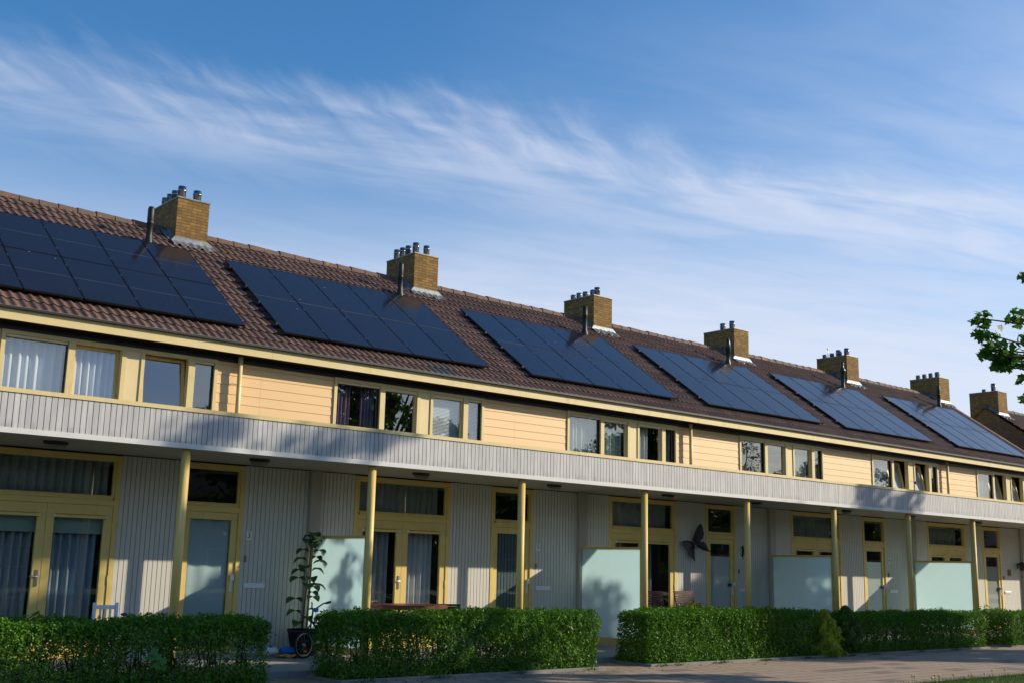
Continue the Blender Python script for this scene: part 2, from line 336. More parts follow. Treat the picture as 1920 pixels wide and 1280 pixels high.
def link(name, me, parent=None, bevel=0, solid=0):
    o = bpy.data.objects.new(name, me); COL.objects.link(o)
    if parent is not None: o.parent = parent
    if bevel: b = o.modifiers.new('bevel', 'BEVEL'); b.width = bevel; b.segments = 2; b.limit_method = 'ANGLE'
    if solid: b = o.modifiers.new('solid', 'SOLIDIFY'); b.thickness = solid; b.offset = 0
    return o
def tag(o, label, cat, group=None, kind=None):
    o['label'] = label; o['category'] = cat
    if group: o['group'] = group
    if kind: o['kind'] = kind
    return o
def empty(name, loc, label, cat, group=None, rz=0):
    o = bpy.data.objects.new(name, None); COL.objects.link(o); o.location = loc; o.rotation_euler = (0, 0, rz); o.empty_display_size = .2
    return tag(o, label, cat, group)
def struct(o, label, cat): o['label'] = label; o['category'] = cat; o['kind'] = 'structure'; return o
def poly_mesh(name, V, nper, mats, mi=None):
    """many separate polygons of nper verts each from an (N*nper,3) array"""
    n = len(V) // nper; me = bpy.data.meshes.new(name); me.vertices.add(len(V)); me.vertices.foreach_set('co', np.ascontiguousarray(V, dtype=np.float32).ravel())
    me.loops.add(len(V)); me.loops.foreach_set('vertex_index', np.arange(len(V), dtype=np.int32))
    me.polygons.add(n); me.polygons.foreach_set('loop_start', np.arange(n, dtype=np.int32) * nper)
    me.polygons.foreach_set('loop_total', np.full(n, nper, dtype=np.int32))
    for m in mats: me.materials.append(MATS[m])
    if mi is not None: me.polygons.foreach_set('material_index', mi.astype(np.int32))
    me.update(calc_edges=True); me.validate(); return me
def leaves(P, N, size, shape, jitter=.6, up=None):
    """one leaf polygon per point P, roughly facing N, outline `shape` (k,2) in leaf units"""
    n = len(P); N = N + rng.normal(0, jitter, (n, 3)); N /= np.linalg.norm(N, axis=1, keepdims=True) + 1e-9
    a = rng.normal(0, 1, (n, 3))
    if up is not None: a = a * .5 + np.array(up)
    A = a - N * (a * N).sum(1, keepdims=True); A /= np.linalg.norm(A, axis=1, keepdims=True) + 1e-9; B = np.cross(N, A)
    s = np.asarray(size).reshape(-1, 1) if hasattr(size, '__len__') else np.full((n, 1), size)
    k = len(shape); V = np.empty((n, k, 3))
    for i, (u, v) in enumerate(shape): V[:, i] = P + A * (s * u) + B * (s * v) + N * (s * (-.25 * abs(v) if k <= 6 else -.12 * (u * u + v * v)))
    return V.reshape(-1, 3), k
OVAL = [(-.5, 0), (-.12, .26), (.25, .22), (.5, 0), (.25, -.22), (-.12, -.26)]
DIAM = [(-.5, 0), (0, .28), (.5, 0), (0, -.28)]
MAPLE = [(-.35, 0), (-.28, .30), (-.42, .48), (-.02, .40), (.10, .55), (.16, .26), (.55, 0), (.16, -.26), (.10, -.55), (-.02, -.40), (-.42, -.48), (-.28, -.30)]

# ------------------------------------------------------------------ ground
def sheet(name, x0, x1, y0, y1, z, mat, label, cat):
    return struct(MB().add([(x0, y0, z), (x1, y0, z), (x1, y1, z), (x0, y1, z)], [(0, 1, 2, 3)]).build(name, mat), label, cat)
sheet('ground', -900, 900, -900, 900, -.052, 'lawn', 'flat ground reaching out to the horizon', 'ground')
sheet('road', -400, 400, -19, -11.6, -.046, 'asphalt', 'asphalt road on the near side of the grass verge', 'road')
PAVE = MB().add([(-60, -1.32, -.03), (60, -1.32, -.03), (60, -5.08, -.03), (-60, -5.08, -.03)], [(3, 2, 1, 0)])
struct(PAVE.build('pavement', 'pavers'), 'brown paved footpath in front of the hedges', 'pavement')
gaps = [(.79, 1.72), (6.58, 7.62), (18.75, 19.75)]
def FZ(y): return .13 - .031 * (1.85 - y)
sl_ = MB().add([(x, y, z) for x in (-3.4, 33.4) for (y, z) in ((-.36, -.06), (-.36, FZ(-.36)), (1.95, -.06), (1.95, FZ(1.95)))], [(0, 1, 3, 2), (4, 6, 7, 5), (0, 4, 5, 1), (2, 3, 7, 6), (0, 2, 6, 4), (1, 5, 7, 3)])
struct(sl_.build('terrace', 'concrete', bevel=.008), 'grey concrete terrace slab under the canopy', 'terrace')
pth = MB()
for a, b_ in gaps: pth.add([(a, -1.318, -.029), (b_, -1.318, -.029), (b_, -.37, -.029), (a, -.37, -.029)], [(0, 1, 2, 3)])
struct(pth.build('path', 'pavers'), 'short paved paths leading up through the hedge gaps', 'path')
beds = [(-4.2, .79), (1.72, 6.58), (7.62, 12.62), (13.18, 18.75), (19.75, 25.2)]
sb_ = MB(); kb = MB()
for a, b_ in beds:
    def soilfn(u, v, a=a, b_=b_):
        x = a + .04 + (b_ - a - .08) * u; y = -1.28 + .85 * v
        return (x, y, -.015 + .02 * mnoise.noise(Vector((x * 5, y * 5, 0))))
    sb_.grid(soilfn, 60, 10)
    kb.box(a, b_, -1.33, -1.27, -.06, .012); kb.box(a, a + .05, -1.269, -.43, -.06, .010); kb.box(b_ - .05, b_, -1.269, -.43, -.06, .010)
struct(sb_.build('soil_bed', 'soil'), 'dark soil strip beneath the hedges', 'soil')
struct(kb.build('kerb', 'kerb_stone', bevel=.006), 'thin grey kerb stones edging the hedge beds', 'kerb')

# ------------------------------------------------------------------ terraced houses
YW, YU = 1.85, 3.89; ZC, ZT = 2.985, 3.525; YE, ZE = 3.52, 5.23; TP = .7085; YR = 7.78
def roof_z(y): return ZE + TP * (y - YE)
SN = Vector((0, -TP, 1)).normalized(); SS = Vector((0, 1, TP)).normalized()
HW = 2.9985
def slat_boards(mb, x0, x1, y, z0, z1, pitch=.0745, gap=.009, depth=.018):
    n = max(1, round((x1 - x0) / pitch)); p = (x1 - x0) / n
    for i in range(n): mb.box(x0 + i * p + gap / 2, x0 + (i + 1) * p - gap / 2, y - depth, y, z0, z1, 0)
    mb.box(x0, x1, y, y + .03, z0, z1, 1)
def lower_wall_mesh(a, b_):
    mb = MB(); slat_boards(mb, a, b_, YW, .10, 2.975); return mb.mesh('lower_wall', ['slats_lower', 'groove'])
def upper_wall_mesh(a, b_):
    mb = MB()
    if 1:
        z = 3.40
        while z < 4.94:
            z1 = min(z + .1655, 4.96)
            vs = [(a, YU - .016, z), (b_, YU - .016, z), (b_, YU - .010, z1 - .008), (a, YU - .010, z1 - .008), (a, YU, z1), (b_, YU, z1), (a, YU + .02, z), (b_, YU + .02, z)]
            mb.add(vs, [(0, 1, 2, 3), (3, 2, 5, 4), (0, 6, 7, 1), (0, 3, 4, 6), (1, 7, 5, 2)])
            z = z1
    return mb.mesh('upper_wall', 'peach_siding')
def canopy_mesh():
    mb = MB()
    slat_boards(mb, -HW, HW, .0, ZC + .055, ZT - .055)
    mb.box(-HW, HW, .032, YU + .1, 3.36, 3.42, 1)
    for i in range(14):
        y = .045 + i * .128; mb.box(-HW, HW, y + .003, y + .125, ZC + .004, ZC + .03, 2)
    mb.box(-HW, HW, .034, 1.9, ZC + .012, ZC + .06, 1)
    return mb.mesh('canopy', ['slats', 'groove', 'soffit'])
def roof_mesh():
    mb = MB(); roll = 5.997 / 38; per = 8; nx = 38 * per
    prof = [.031 * (0.5 + 0.5 * math.cos(2 * math.pi * (k / per))) ** 1.25 for k in range(per)]
    L = (YR - YE) * math.hypot(1, TP); nc = 16; cs = L / nc
    o3 = Vector((-HW, YE, ZE))
    for c in range(nc):
        jit = random.uniform(-.004, .004)
        rows = [(c * cs + .045, -.014), (c * cs - .030, .034 + jit), (c * cs + .0, .042 + jit), ((c + 1) * cs + .05, .004)]
        vs = []
        for (sv, h) in rows:
            for i in range(nx + 1):
                k = i % per; hh = h + prof[k] + (.004 * math.sin(i * 12.9 + c * 7.1) if 0 else 0)
                vs.append(o3 + Vector((5.997 * i / nx, 0, 0)) + SS * sv + SN * hh)
        fs = [(r * (nx + 1) + i, r * (nx + 1) + i + 1, (r + 1) * (nx + 1) + i + 1, (r + 1) * (nx + 1) + i) for r in range(3) for i in range(nx)]
        mb.add(vs, fs, 0, False)
    yb = 2 * YR - YE
    mb.add([(-HW, YR, roof_z(YR)), (HW, YR, roof_z(YR)), (HW, yb, ZE), (-HW, yb, ZE)], [(0, 1, 2, 3)])
    mb.add([(-HW, YE + .03, ZE - .03), (HW, YE + .03, ZE - .03), (HW, YR, roof_z(YR) - .03), (-HW, YR, roof_z(YR) - .03)], [(3, 2, 1, 0)], 1)
    return mb.mesh('roof', ['roof_tile', 'black_board'])
def ridge_mesh():
    mb = MB(); n = 16; l = 5.997 / n; zr = roof_z(YR)
    for i in range(n):
        x0 = -HW + i * l; dz = random.uniform(-.008, .008)
        vs = []
        for (x, ex) in ((x0 - .02, .014), (x0 + l * .5, .006), (x0 + l, 0)):
            for a in range(9):
                th = math.pi * (a / 8); vs.append((x, YR - math.cos(th) * (.125 + ex), zr - .045 + dz + math.sin(th) ** .8 * (.125 + ex)))
        fs = [(r * 9 + a, r * 9 + a + 1, (r + 1) * 9 + a + 1, (r + 1) * 9 + a) for r in range(2) for a in range(8)]
        fs.append(tuple(range(8, -1, -1)))
        mb.add(vs, fs)
    return mb.mesh('ridge_tiles', 'ridge_tile')
def gutter_mesh():
    mb = MB(); mb.box(-HW, HW, YE - .005, YE + .03, 5.055, 5.232, 0); mb.box(-HW, HW, YE + .031, YU - .001, 5.07, 5.11, 1)
    mb.box(-HW, HW, YE - .075, YE - .006, 5.222, 5.252, 2); mb.box(-HW, HW, YE - .080, YE - .070, 5.2525, 5.258, 3)
    return mb.mesh('gutter', ['yellow_paint_lit', 'black_board', 'black_plastic', 'dull_plastic'])
def eave_board_mesh():
    mb = MB(); mb.box(-HW, HW, YU - .055, YU - .001, 4.995, 5.069, 0); mb.box(-HW, HW, YU - .035, YU - .002, 4.962, 4.9945, 0)
    return mb.mesh('eave_board', 'black_board')
XU = [-1.485, -1.42, -.45, -.34, .43, .51, .76, .82, 1.60, 1.72, 2.08, 2.14]
def window_frame_mesh():
    mb = MB(); y0, y1 = YU - .04, YU + .08; zt, zb = 4.96, 3.70
    for a, b_ in ((XU[0], XU[1]), (XU[2], XU[3]), (XU[4], XU[5]), (XU[6], XU[7]), (XU[8], XU[9]), (XU[10], XU[11])): mb.box(a, b_, y0, y1, zb, zt - .0605)
    mb.box(XU[0], XU[11], y0 - .002, y1, zt - .06, zt)
    mb.box(XU[0], XU[11], y0 - .03, y1, zb - .06, zb - .0005)
    mb.box(XU[5] + .0005, XU[6] - .0005, y0 + .02, y1 - .02, zb, zt - .0605, 1)
    return mb.mesh('window_frame', ['yellow_paint_lit', 'cream_paint'])
ME = dict(lw0=lower_wall_mesh(-HW, -2.2), lw1=lower_wall_mesh(-.19, .75), lw2=lower_wall_mesh(1.78, HW), uw0=upper_wall_mesh(-HW, -1.49), uw1=upper_wall_mesh(2.145, HW), canopy=canopy_mesh(), roof=roof_mesh(), ridge=ridge_mesh(), gutter=gutter_mesh(), eave=eave_board_mesh(), wframe=window_frame_mesh())
tm = MB(); tm.box(-HW, HW, -.035, .05, ZT - .0545, ZT); ME['trim'] = tm.mesh('top_trim', 'yellow_paint_lit')
tm = MB(); tm.box(-HW, HW, -.028, .044, ZC - .012, ZC + .0545); ME['btrim'] = tm.mesh('bottom_trim', 'white_paint')

def curtain(name, parent, x0, x1, y, z0, z1, mat, folds=9, amp=.035, seed=0, solid=.004):
    r = random.Random(seed); ph = r.random() * 6; f2 = r.uniform(.3, .6)
    def fn(u, v):
        a = amp * (.75 + .25 * v)
        return (x0 + (x1 - x0) * u, y + a * math.sin(2 * math.pi * folds * u + ph + .5 * math.sin(5 * u + ph)) + .4 * a * math.sin(2 * math.pi * folds * f2 * u + 2 * ph), z0 + (z1 - z0) * v)
    return MB().grid(fn, max(12, folds * 8), 2).build(name, mat, parent, solid=solid)
def blind(name, parent, x0, x1, y, z0, z1, mat):
    mb = MB(); n = int((z1 - z0) / .028)
    for i in range(n):
        z = z0 + (z1 - z0) * i / n; mb.add([(x0, y, z), (x1, y, z), (x1, y + .016, z + .022), (x0, y + .016, z + .022), (x0, y + .002, z - .001), (x1, y + .002, z - .001), (x1, y + .018, z + .021), (x0, y + .018, z + .021)],
            [(0, 1, 2, 3), (7, 6, 5, 4), (0, 4, 5, 1), (3, 2, 6, 7)])
    return mb.build(name, mat, parent)
def upper_window(house, x0, x1, tilt, cur, seed):
    """one sash: a frame with its pane, hinged at the foot when tilted in"""
    zb, zt = 3.70, 4.90
    fr = MB(); fw = .05 if tilt else (.014 if seed % 10 in (0, 3) else .034)
    fr.box(x0 + .003, x0 + fw, -.03, .03, fw, zt - zb - fw); fr.box(x1 - fw, x1 - .003, -.03, .03, fw, zt - zb - fw)
    fr.box(x0 + .003, x1 - .003, -.03, .03, .003, fw - .0005); fr.box(x0 + .003, x1 - .003, -.03, .03, zt - zb - fw + .0005, zt - zb - .003)
    o = fr.build('window', 'yellow_paint' if tilt else ('black_plastic' if fw < .02 else 'yellow_paint_lit'), house); o.location = (0, YU + .035, zb); o.rotation_euler = (-math.radians(tilt), 0, 0)
    p = MB().box(x0 + fw - .004, x1 - fw + .004, .001, .009, fw - .004, zt - zb - fw + .004).build('pane', 'glass_upper', o)
    if not tilt: MB().box(x0 + .015, x1 - .015, -.06, -.0305, zt - zb - fw - .03, zt - zb - .006).build('vent_bar', 'cream_paint', o)
    k = cur
    if k:
        yy = .14
        mat = {'w': 'curtain_white', 'b': 'curtain_blue', 'g': 'curtain_green', 'p': 'curtain_purple', 'v': 'blind_white', 'h': 'curtain_white', 'd': 'curtain_grey'}[k]
        if tilt: yy = .03 if tilt > 8 else .06 + .021 * tilt
        if k == 'v': c_ = blind('blind', o, x0 + .02, x1 - .02, .07, .03, 1.16, mat)
        elif k == 'h': c_ = curtain('curtain', o, x0 + .02, x0 + (x1 - x0) * .62, yy, .0, 1.18, mat, 4, .03, seed)
        elif k == 'p': 
            c_ = curtain('curtain', o, x0 + .02, x0 + (x1 - x0) * .40, yy, .0, 1.18, mat, 4, .04, seed); curtain('curtain', o, x0 + (x1 - x0) * .66, x1 - .02, yy, .0, 1.18, mat, 4, .04, seed + 1)
        else: c_ = curtain('curtain', o, x0 + .02, x1 - .02, yy, .0, 1.18, mat, 7 if x1 - x0 > .5 else 3, .035 if tilt < 8 else .006, seed)
        if 0 < tilt < 8: c_.rotation_euler = (math.radians(tilt), 0, 0)
    return o
def door_handle(parent, x, y, z, lever=True, side=-1):
    mb = MB(); mb.box(x - .018, x + .018, y - .012, y, z - .11, z + .11)
    if lever: mb.tube([(x, y - .012, z + .02), (x, y - .05, z + .02), (x + side * .11, y - .055, z + .02)], [.009, .010, .009], 8)
    else: mb.lathe((x, y - .04, z + .10), [(.0, -.045), (.026, -.045), (.03, 0), (.026, .045), (0, .045)], 12)
    return mb.build('handle', 'white_plastic' if not lever else 'alu', parent, bevel=.003)
def leaf_frame(x0, x1, z0, z1, st, top, bot, y0, y1):
    mb = MB(); mb.box(x0, x0 + st, y0, y1, z0 + bot, z1 - top); mb.box(x1 - st, x1, y0, y1, z0 + bot, z1 - top)
    mb.box(x0, x1, y0, y1, z1 - top + .0005, z1); mb.box(x0, x1, y0, y1, z0, z0 + bot - .0005); return mb
def french_window(house, hi, cur):
    y0 = YW - .028
    fr = MB()
    for a, b_ in ((-2.199, -2.125), (-.265, -.191)): fr.box(a, b_, y0, YW + .06, .13, 2.965)
    fr.box(-2.1245, -.2655, y0, YW + .06, 2.905, 2.965); fr.box(-2.1245, -.2655, y0, YW + .06, 2.245, 2.325)
    fr.box(-2.10, -.29, y0 - .012, y0 + .03, 2.326, 2.36); fr.box(-2.1245, -.2655, y0, YW + .06, .13, .17)
    f = fr.build('french_window_frame', 'yellow_paint', house, bevel=.004)
    tw = leaf_frame(-2.124, -.266, 2.3605, 2.904, .03, .03, .03, y0 + .02, YW + .05).build('transom_window', 'yellow_paint', house)
    MB().box(-2.097, -.293, YW + .015, YW + .023, 2.387, 2.878).build('pane', 'glass_lower', tw)
    curtain('curtain', tw, -2.09, -.30, YW + .22, 2.30, 2.95, 'curtain_grey', 14, .03, hi)
    for side in (0, 1):
        x0, x1 = ((-2.122, -1.1985), (-1.1955, -.268))[side]
        lf = leaf_frame(x0, x1, .1715, 2.243, .115, .14, .22, y0 + .015, YW + .045).build('french_door', 'yellow_paint', house, bevel=.004)
        MB().box(x0 + .112, x1 - .112, YW + .008, YW + .016, .388, 2.106).build('pane', 'glass_lower', lf)
        vb = MB().box(x0 + .10, x1 - .10, y0 - .03, y0 + .014, 2.055, 2.095, 0).box(x0 + .09, x0 + .0995, y0 - .032, y0 + .014, 2.045, 2.105, 1).box(x1 - .0995, x1 - .09, y0 - .032, y0 + .014, 2.045, 2.105, 1)
        vb.build('vent_bar', ['yellow_paint', 'white_paint'], lf)
        hg = MB()
        hx = x0 - .004 if side == 0 else x1 + .004
        for z in (.45, 1.2, 1.95): hg.tube([(hx, y0 + .006, z - .06), (hx, y0 + .006, z + .06)], .009, 8)
        hg.build('hinge', 'yellow_paint_lit', lf)
        if side == 0: door_handle(lf, x1 - .05, y0 + .014, 1.22)
        if cur[0] == 'w': curtain('curtain', lf, x0 + .12, x1 - .12, YW + .20, .3, 2.1, 'curtain_white' if side else 'curtain_grey', 6, .04, hi * 3 + side)
        elif cur[0] == 'g':
            curtain('curtain', lf, x0 + .12, x1 - .12, YW + .20, .3, 1.94, 'curtain_blue' if side else 'curtain_grey', 6, .045, hi * 3 + side)
            MB().box(x0 + .10, x1 - .10, YW + .10, YW + .115, 1.84, 2.12).build('roller_blind', 'blind_green', lf)
        else: curtain('curtain', lf, x0 + .12, x0 + .45, YW + .20, .3, 2.1, 'curtain_grey', 4, .04, hi * 3 + side)
def front_door(house, hi, kind):
    y0 = YW - .028
    fr = MB()
    for a, b_ in ((.751, .825), (1.705, 1.779)): fr.box(a, b_, y0, YW + .06, .13, 2.965)
    fr.box(.8255, 1.7045, y0, YW + .06, 2.905, 2.965); fr.box(.8255, 1.7045, y0, YW + .06, 2.235, 2.32); fr.box(.85, 1.68, y0 - .012, y0 + .03, 2.321, 2.35)
    fr.build('door_frame', 'yellow_paint', house, bevel=.004)
    tw = leaf_frame(.826, 1.704, 2.351, 2.904, .03, .03, .03, y0 + .02, YW + .05).build('transom_window', 'yellow_paint', house)
    MB().box(.853, 1.677, YW + .015, YW + .023, 2.378, 2.878).build('pane', 'glass_lower', tw)
    lf = leaf_frame(.827, 1.703, .135, 2.233, .10, .11, .14, YW - .004, YW + .045).build('front_door', 'yellow_paint', house, bevel=.004)
    x0, x1, z0, z1 = .924, 1.606, .272, 2.126
    MB().box(x0, x1, YW + .012, YW + .02, z0, z1).build('pane', 'glass_lower', lf)
    if kind == 'cloth': curtain('door_curtain', lf, x0 + .01, x1 - .01, YW + .06, z0, z1, 'door_cloth', 2, .012, hi)
    elif kind == 'stripes':
        mb = MB()
        for i in range(9): mb.box(x0 + .012 + i * .075, x0 + .072 + i * .075, YW + .06, YW + .066, z0, z1, 0)
        mb.build('vertical_blind', 'blind_dark', lf)
    else: MB().box(x0 + .001, x1 - .001, YW + .030, YW + .036, z0, z1 - .27).build('privacy_film', 'door_film', lf)
    door_handle(lf, 1.655, YW - .004, 1.16, False)
    if kind == 'film': MB().box(1.53, 1.602, YW - .02, YW + .011, 1.21, 1.28).build('lock_box', 'black_plastic', lf, bevel=.006)
def digit_mesh(txt, size):
    c = bpy.data.curves.new('digits', 'FONT'); c.body = txt; c.size = size; c.align_x = 'CENTER'; c.align_y = 'CENTER'; c.extrude = .001
    o = bpy.data.objects.new('tmp', c); COL.objects.link(o); dg = bpy.context.evaluated_depsgraph_get(); dg.update()
    me = bpy.data.meshes.new_from_object(o.evaluated_get(dg)); bpy.data.objects.remove(o); bpy.data.curves.remove(c)
    me.materials.clear(); me.materials.append(MATS['digit_black']); return me
def chimney(house, pots, x0=2.58, x1=3.28, mast=False, brick='chimney_brick', yf=7.23, yb=8.43, zt=8.86):
    zb = roof_z(yf) - .25
    ch = MB().box(x0, x1, yf, yb, zb, zt - .0005).build('chimney', brick, house)
    MB().box(x0 - .012, x1 + .012, yf - .012, yb + .012, zt, zt + .028).build('cap_slab', 'lead', ch)
    for (px_, py_, r, h) in pots:
        mb = MB(); z = zt + .028
        mb.lathe((x0 + px_, yf + py_, z), [(r, 0), (r, h * .62), (r * 1.12, h * .63), (r * 1.12, h * .70), (r, h * .71), (r * 1.0, h), (r * .82, h), (r * .80, h * .72)], 14)
        mb.build('flue_pot', 'steel_flue', ch)
    if mast:
        mb = MB(); c = (x0 + .02, yf + .75); mb.tube([(*c, zt), (*c, zt + .36)], .012, 8); mb.tube([(c[0] - .05, c[1], zt + .33), (c[0] + .06, c[1], zt + .36)], .01, 6); mb.build('mast', 'alu', ch)
    fl = MB(); r = random.Random(int(house.location.x * 10) + 3)
    ph = r.random() * 9
    def ap(u, v):
        x = x0 - .10 + (x1 - x0 + .24) * u
        h = .075 + .022 * math.sin(u * 37 + ph) * (1 - v) + .022 * mnoise.noise(Vector((u * 9 + ph, v * 4, ph)))
        if v > .55:
            k = (v - .55) / .45; xx = min(max(x, x0 - .004), x1 + .004) * k + x * (1 - k)
            return (xx, yf - .012 - .008 * (1 - k), roof_z(yf) + .07 + .10 * k)
        k = v / .55; y = yf - .20 - .03 * math.sin(u * 23 + ph) + (.19 + .03 * math.sin(u * 23 + ph)) * k
        return (x, y, roof_z(y) + h)
    fl.grid(ap, 40, 10)
    def sd(u, v):
        y = yf + (YR - yf - .12) * u
        if v < .5: return (x0 - .16 + .155 * v * 2, y, roof_z(y) + .075 + .02 * mnoise.noise(Vector((u * 8, v * 3, ph))))
        return (x0 - .006, y, roof_z(y) + .08 + .07 * (v - .5) * 2)
    fl.grid(sd, 16, 6)
    fl.build('flashing', 'lead', ch, solid=.006)
    return ch
def vent_pipe(house, x, y, kind):
    z = roof_z(y); mb = MB(); h = .86
    mat = 'black_plastic' if kind in 'pb' else 'dark_green_plastic'
    if kind == 'p': prof = [(.085, -.1), (.082, .10), (.064, .20), (.060, .22), (.060, .50), (.066, .505), (.066, .53), (.060, .535), (.060, .56), (.064, .57), (.064, h - .06), (.050, h - .01), (.02, h)]
    elif kind == 'b': prof = [(.11, -.1), (.10, .08), (.065, .24), (.062, .60), (.07, .61), (.07, .63), (.066, h), (.03, h + .01)]
    elif kind == 'c': prof = [(.09, -.1), (.08, .1), (.058, .2), (.058, .44), (.075, .45), (.075, .48), (.095, .50), (.06, .80), (.045, .82), (.04, h), (.01, h)]
    else: prof = [(.09, -.1), (.075, .1), (.06, .2), (.06, .56), (.07, .57), (.10, .60), (.105, .66), (.06, .74), (.05, .76), (.05, h), (.055, h + .06), (.02, h + .07)]
    mb.lathe((x, y, z), prof, 16)
    def ap(u, v):
        yy = y - .28 + .5 * v; return (x - .2 + .4 * u, yy, roof_z(yy) + .07 + .02 * math.sin(u * 16))
    mb.grid(ap, 10, 6)
    return mb.build('vent_pipe', mat, house)
ME['post'] = MB().lathe((0, .115, .06), [(.062, 0), (.062, ZC - .07)], 20).mesh('porch_post', 'yellow_paint')
def porch_lamp_mesh():
    mb = MB(); n = 20
    for (rx, ry, z0, z1, mi) in ((.165, .085, -.03, .0, 0), (.14, .068, -.075, -.0305, 1)):
        vs = [(math.cos(2 * math.pi * i / n) * rx, math.sin(2 * math.pi * i / n) * ry, z) for z in (z0, z1) for i in range(n)]
        vs += [(math.cos(2 * math.pi * i / n) * rx * .8, math.sin(2 * math.pi * i / n) * ry * .8, z0 - .018) for i in range(n)]
        mb.add(vs, [(i, (i + 1) % n, n + (i + 1) % n, n + i) for i in range(n)] + [(2 * n + i, 2 * n + (i + 1) % n, (i + 1) % n, i) for i in range(n)] + [tuple(range(3 * n - 1, 2 * n - 1, -1))], mi, True)
    return mb.mesh('porch_lamp', ['black_plastic', 'dull_plastic'])
ME['lamp'] = porch_lamp_mesh()
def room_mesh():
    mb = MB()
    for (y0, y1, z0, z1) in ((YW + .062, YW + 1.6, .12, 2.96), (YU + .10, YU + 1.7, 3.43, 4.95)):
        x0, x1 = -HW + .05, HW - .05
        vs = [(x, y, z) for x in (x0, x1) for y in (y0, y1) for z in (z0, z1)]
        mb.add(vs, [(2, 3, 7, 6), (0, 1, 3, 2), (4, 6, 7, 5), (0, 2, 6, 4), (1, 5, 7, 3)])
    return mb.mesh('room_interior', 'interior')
ME['room'] = room_mesh()

HOUSES = [
 dict(n='3', lab='house number 3, nearest of the row, pale curtains upstairs and white cloth on its door', up='ww00', tilt=(0, 4, 6, 0), fr='g', door='cloth', vent=(1.84, 6.74, 'p'), pots=[(.12, .95, .075, .20), (.12, .70, .075, .22), (.12, .46, .075, .24), (.14, .17, .085, .27), (.46, .12, .085, .23)], pipe=1),
 dict(n='5', lab='house number 5 with purple curtain and blinds upstairs and dark stripes in its door', up='p0vv', tilt=(0, 0, 0, 0), fr='w', door='stripes', vent=(1.88, 6.77, 'p'), pots=[(.12, .95, .075, .26), (.12, .70, .075, .26), (.12, .46, .075, .26), (.14, .17, .08, .28), (.42, .12, .075, .25)], pipe=0),
 dict(n='7', lab='house number 7 with pale green curtains upstairs and butterfly ornament beside its door', up='gghd', tilt=(0, 0, 0, 0), fr='o', door='film', vent=(1.66, 6.62, 'b'), pots=[(.12, .95, .075, .15), (.12, .72, .075, .17), (.12, .46, .08, .16), (.11, .16, .075, .16), (.22, .10, .08, .24)], pipe=1),
 dict(n='9', lab='house number 9 with bare closed upstairs windows and conical green roof vent', up='00gg', tilt=(0, 0, 0, 0), fr='o', door='film', vent=(1.62, 6.7, 'c'), pots=[(.14, .55, .085, .22), (.16, .20, .085, .25)], pipe=0),  # green curtains in the right panes stand in for reflections in the glass
 dict(n='11', lab='house number 11 with two tilted windows beside a blue curtain, mast on its chimney', up='bwwd', tilt=(0, 12, 12, 0), fr='o', door='film', vent=(1.5, 6.7, 'm'), pots=[(.12, .95, .075, .13), (.12, .66, .075, .14), (.30, .52, .085, .26), (.14, .36, .075, .16), (.22, .14, .085, .26)], pipe=1),
 dict(n='13', lab='last house of the yellow row, farthest away beside the gap', up='bww0', tilt=(0, 12, 12, 0), fr='o', door='film', vent=(1.62, 6.75, 'p'), pots=[(.12, .92, .08, .16), (.12, .66, .08, .17), (.12, .40, .08, .18), (.14, .15, .085, .20)], pipe=0),
]
LAMP_X = [(-1.54, 1.41), (-1.67, 1.27), (-1.70, 1.09), (-1.61, 1.13), (-1.6, 1.2), (-1.6, 1.2)]
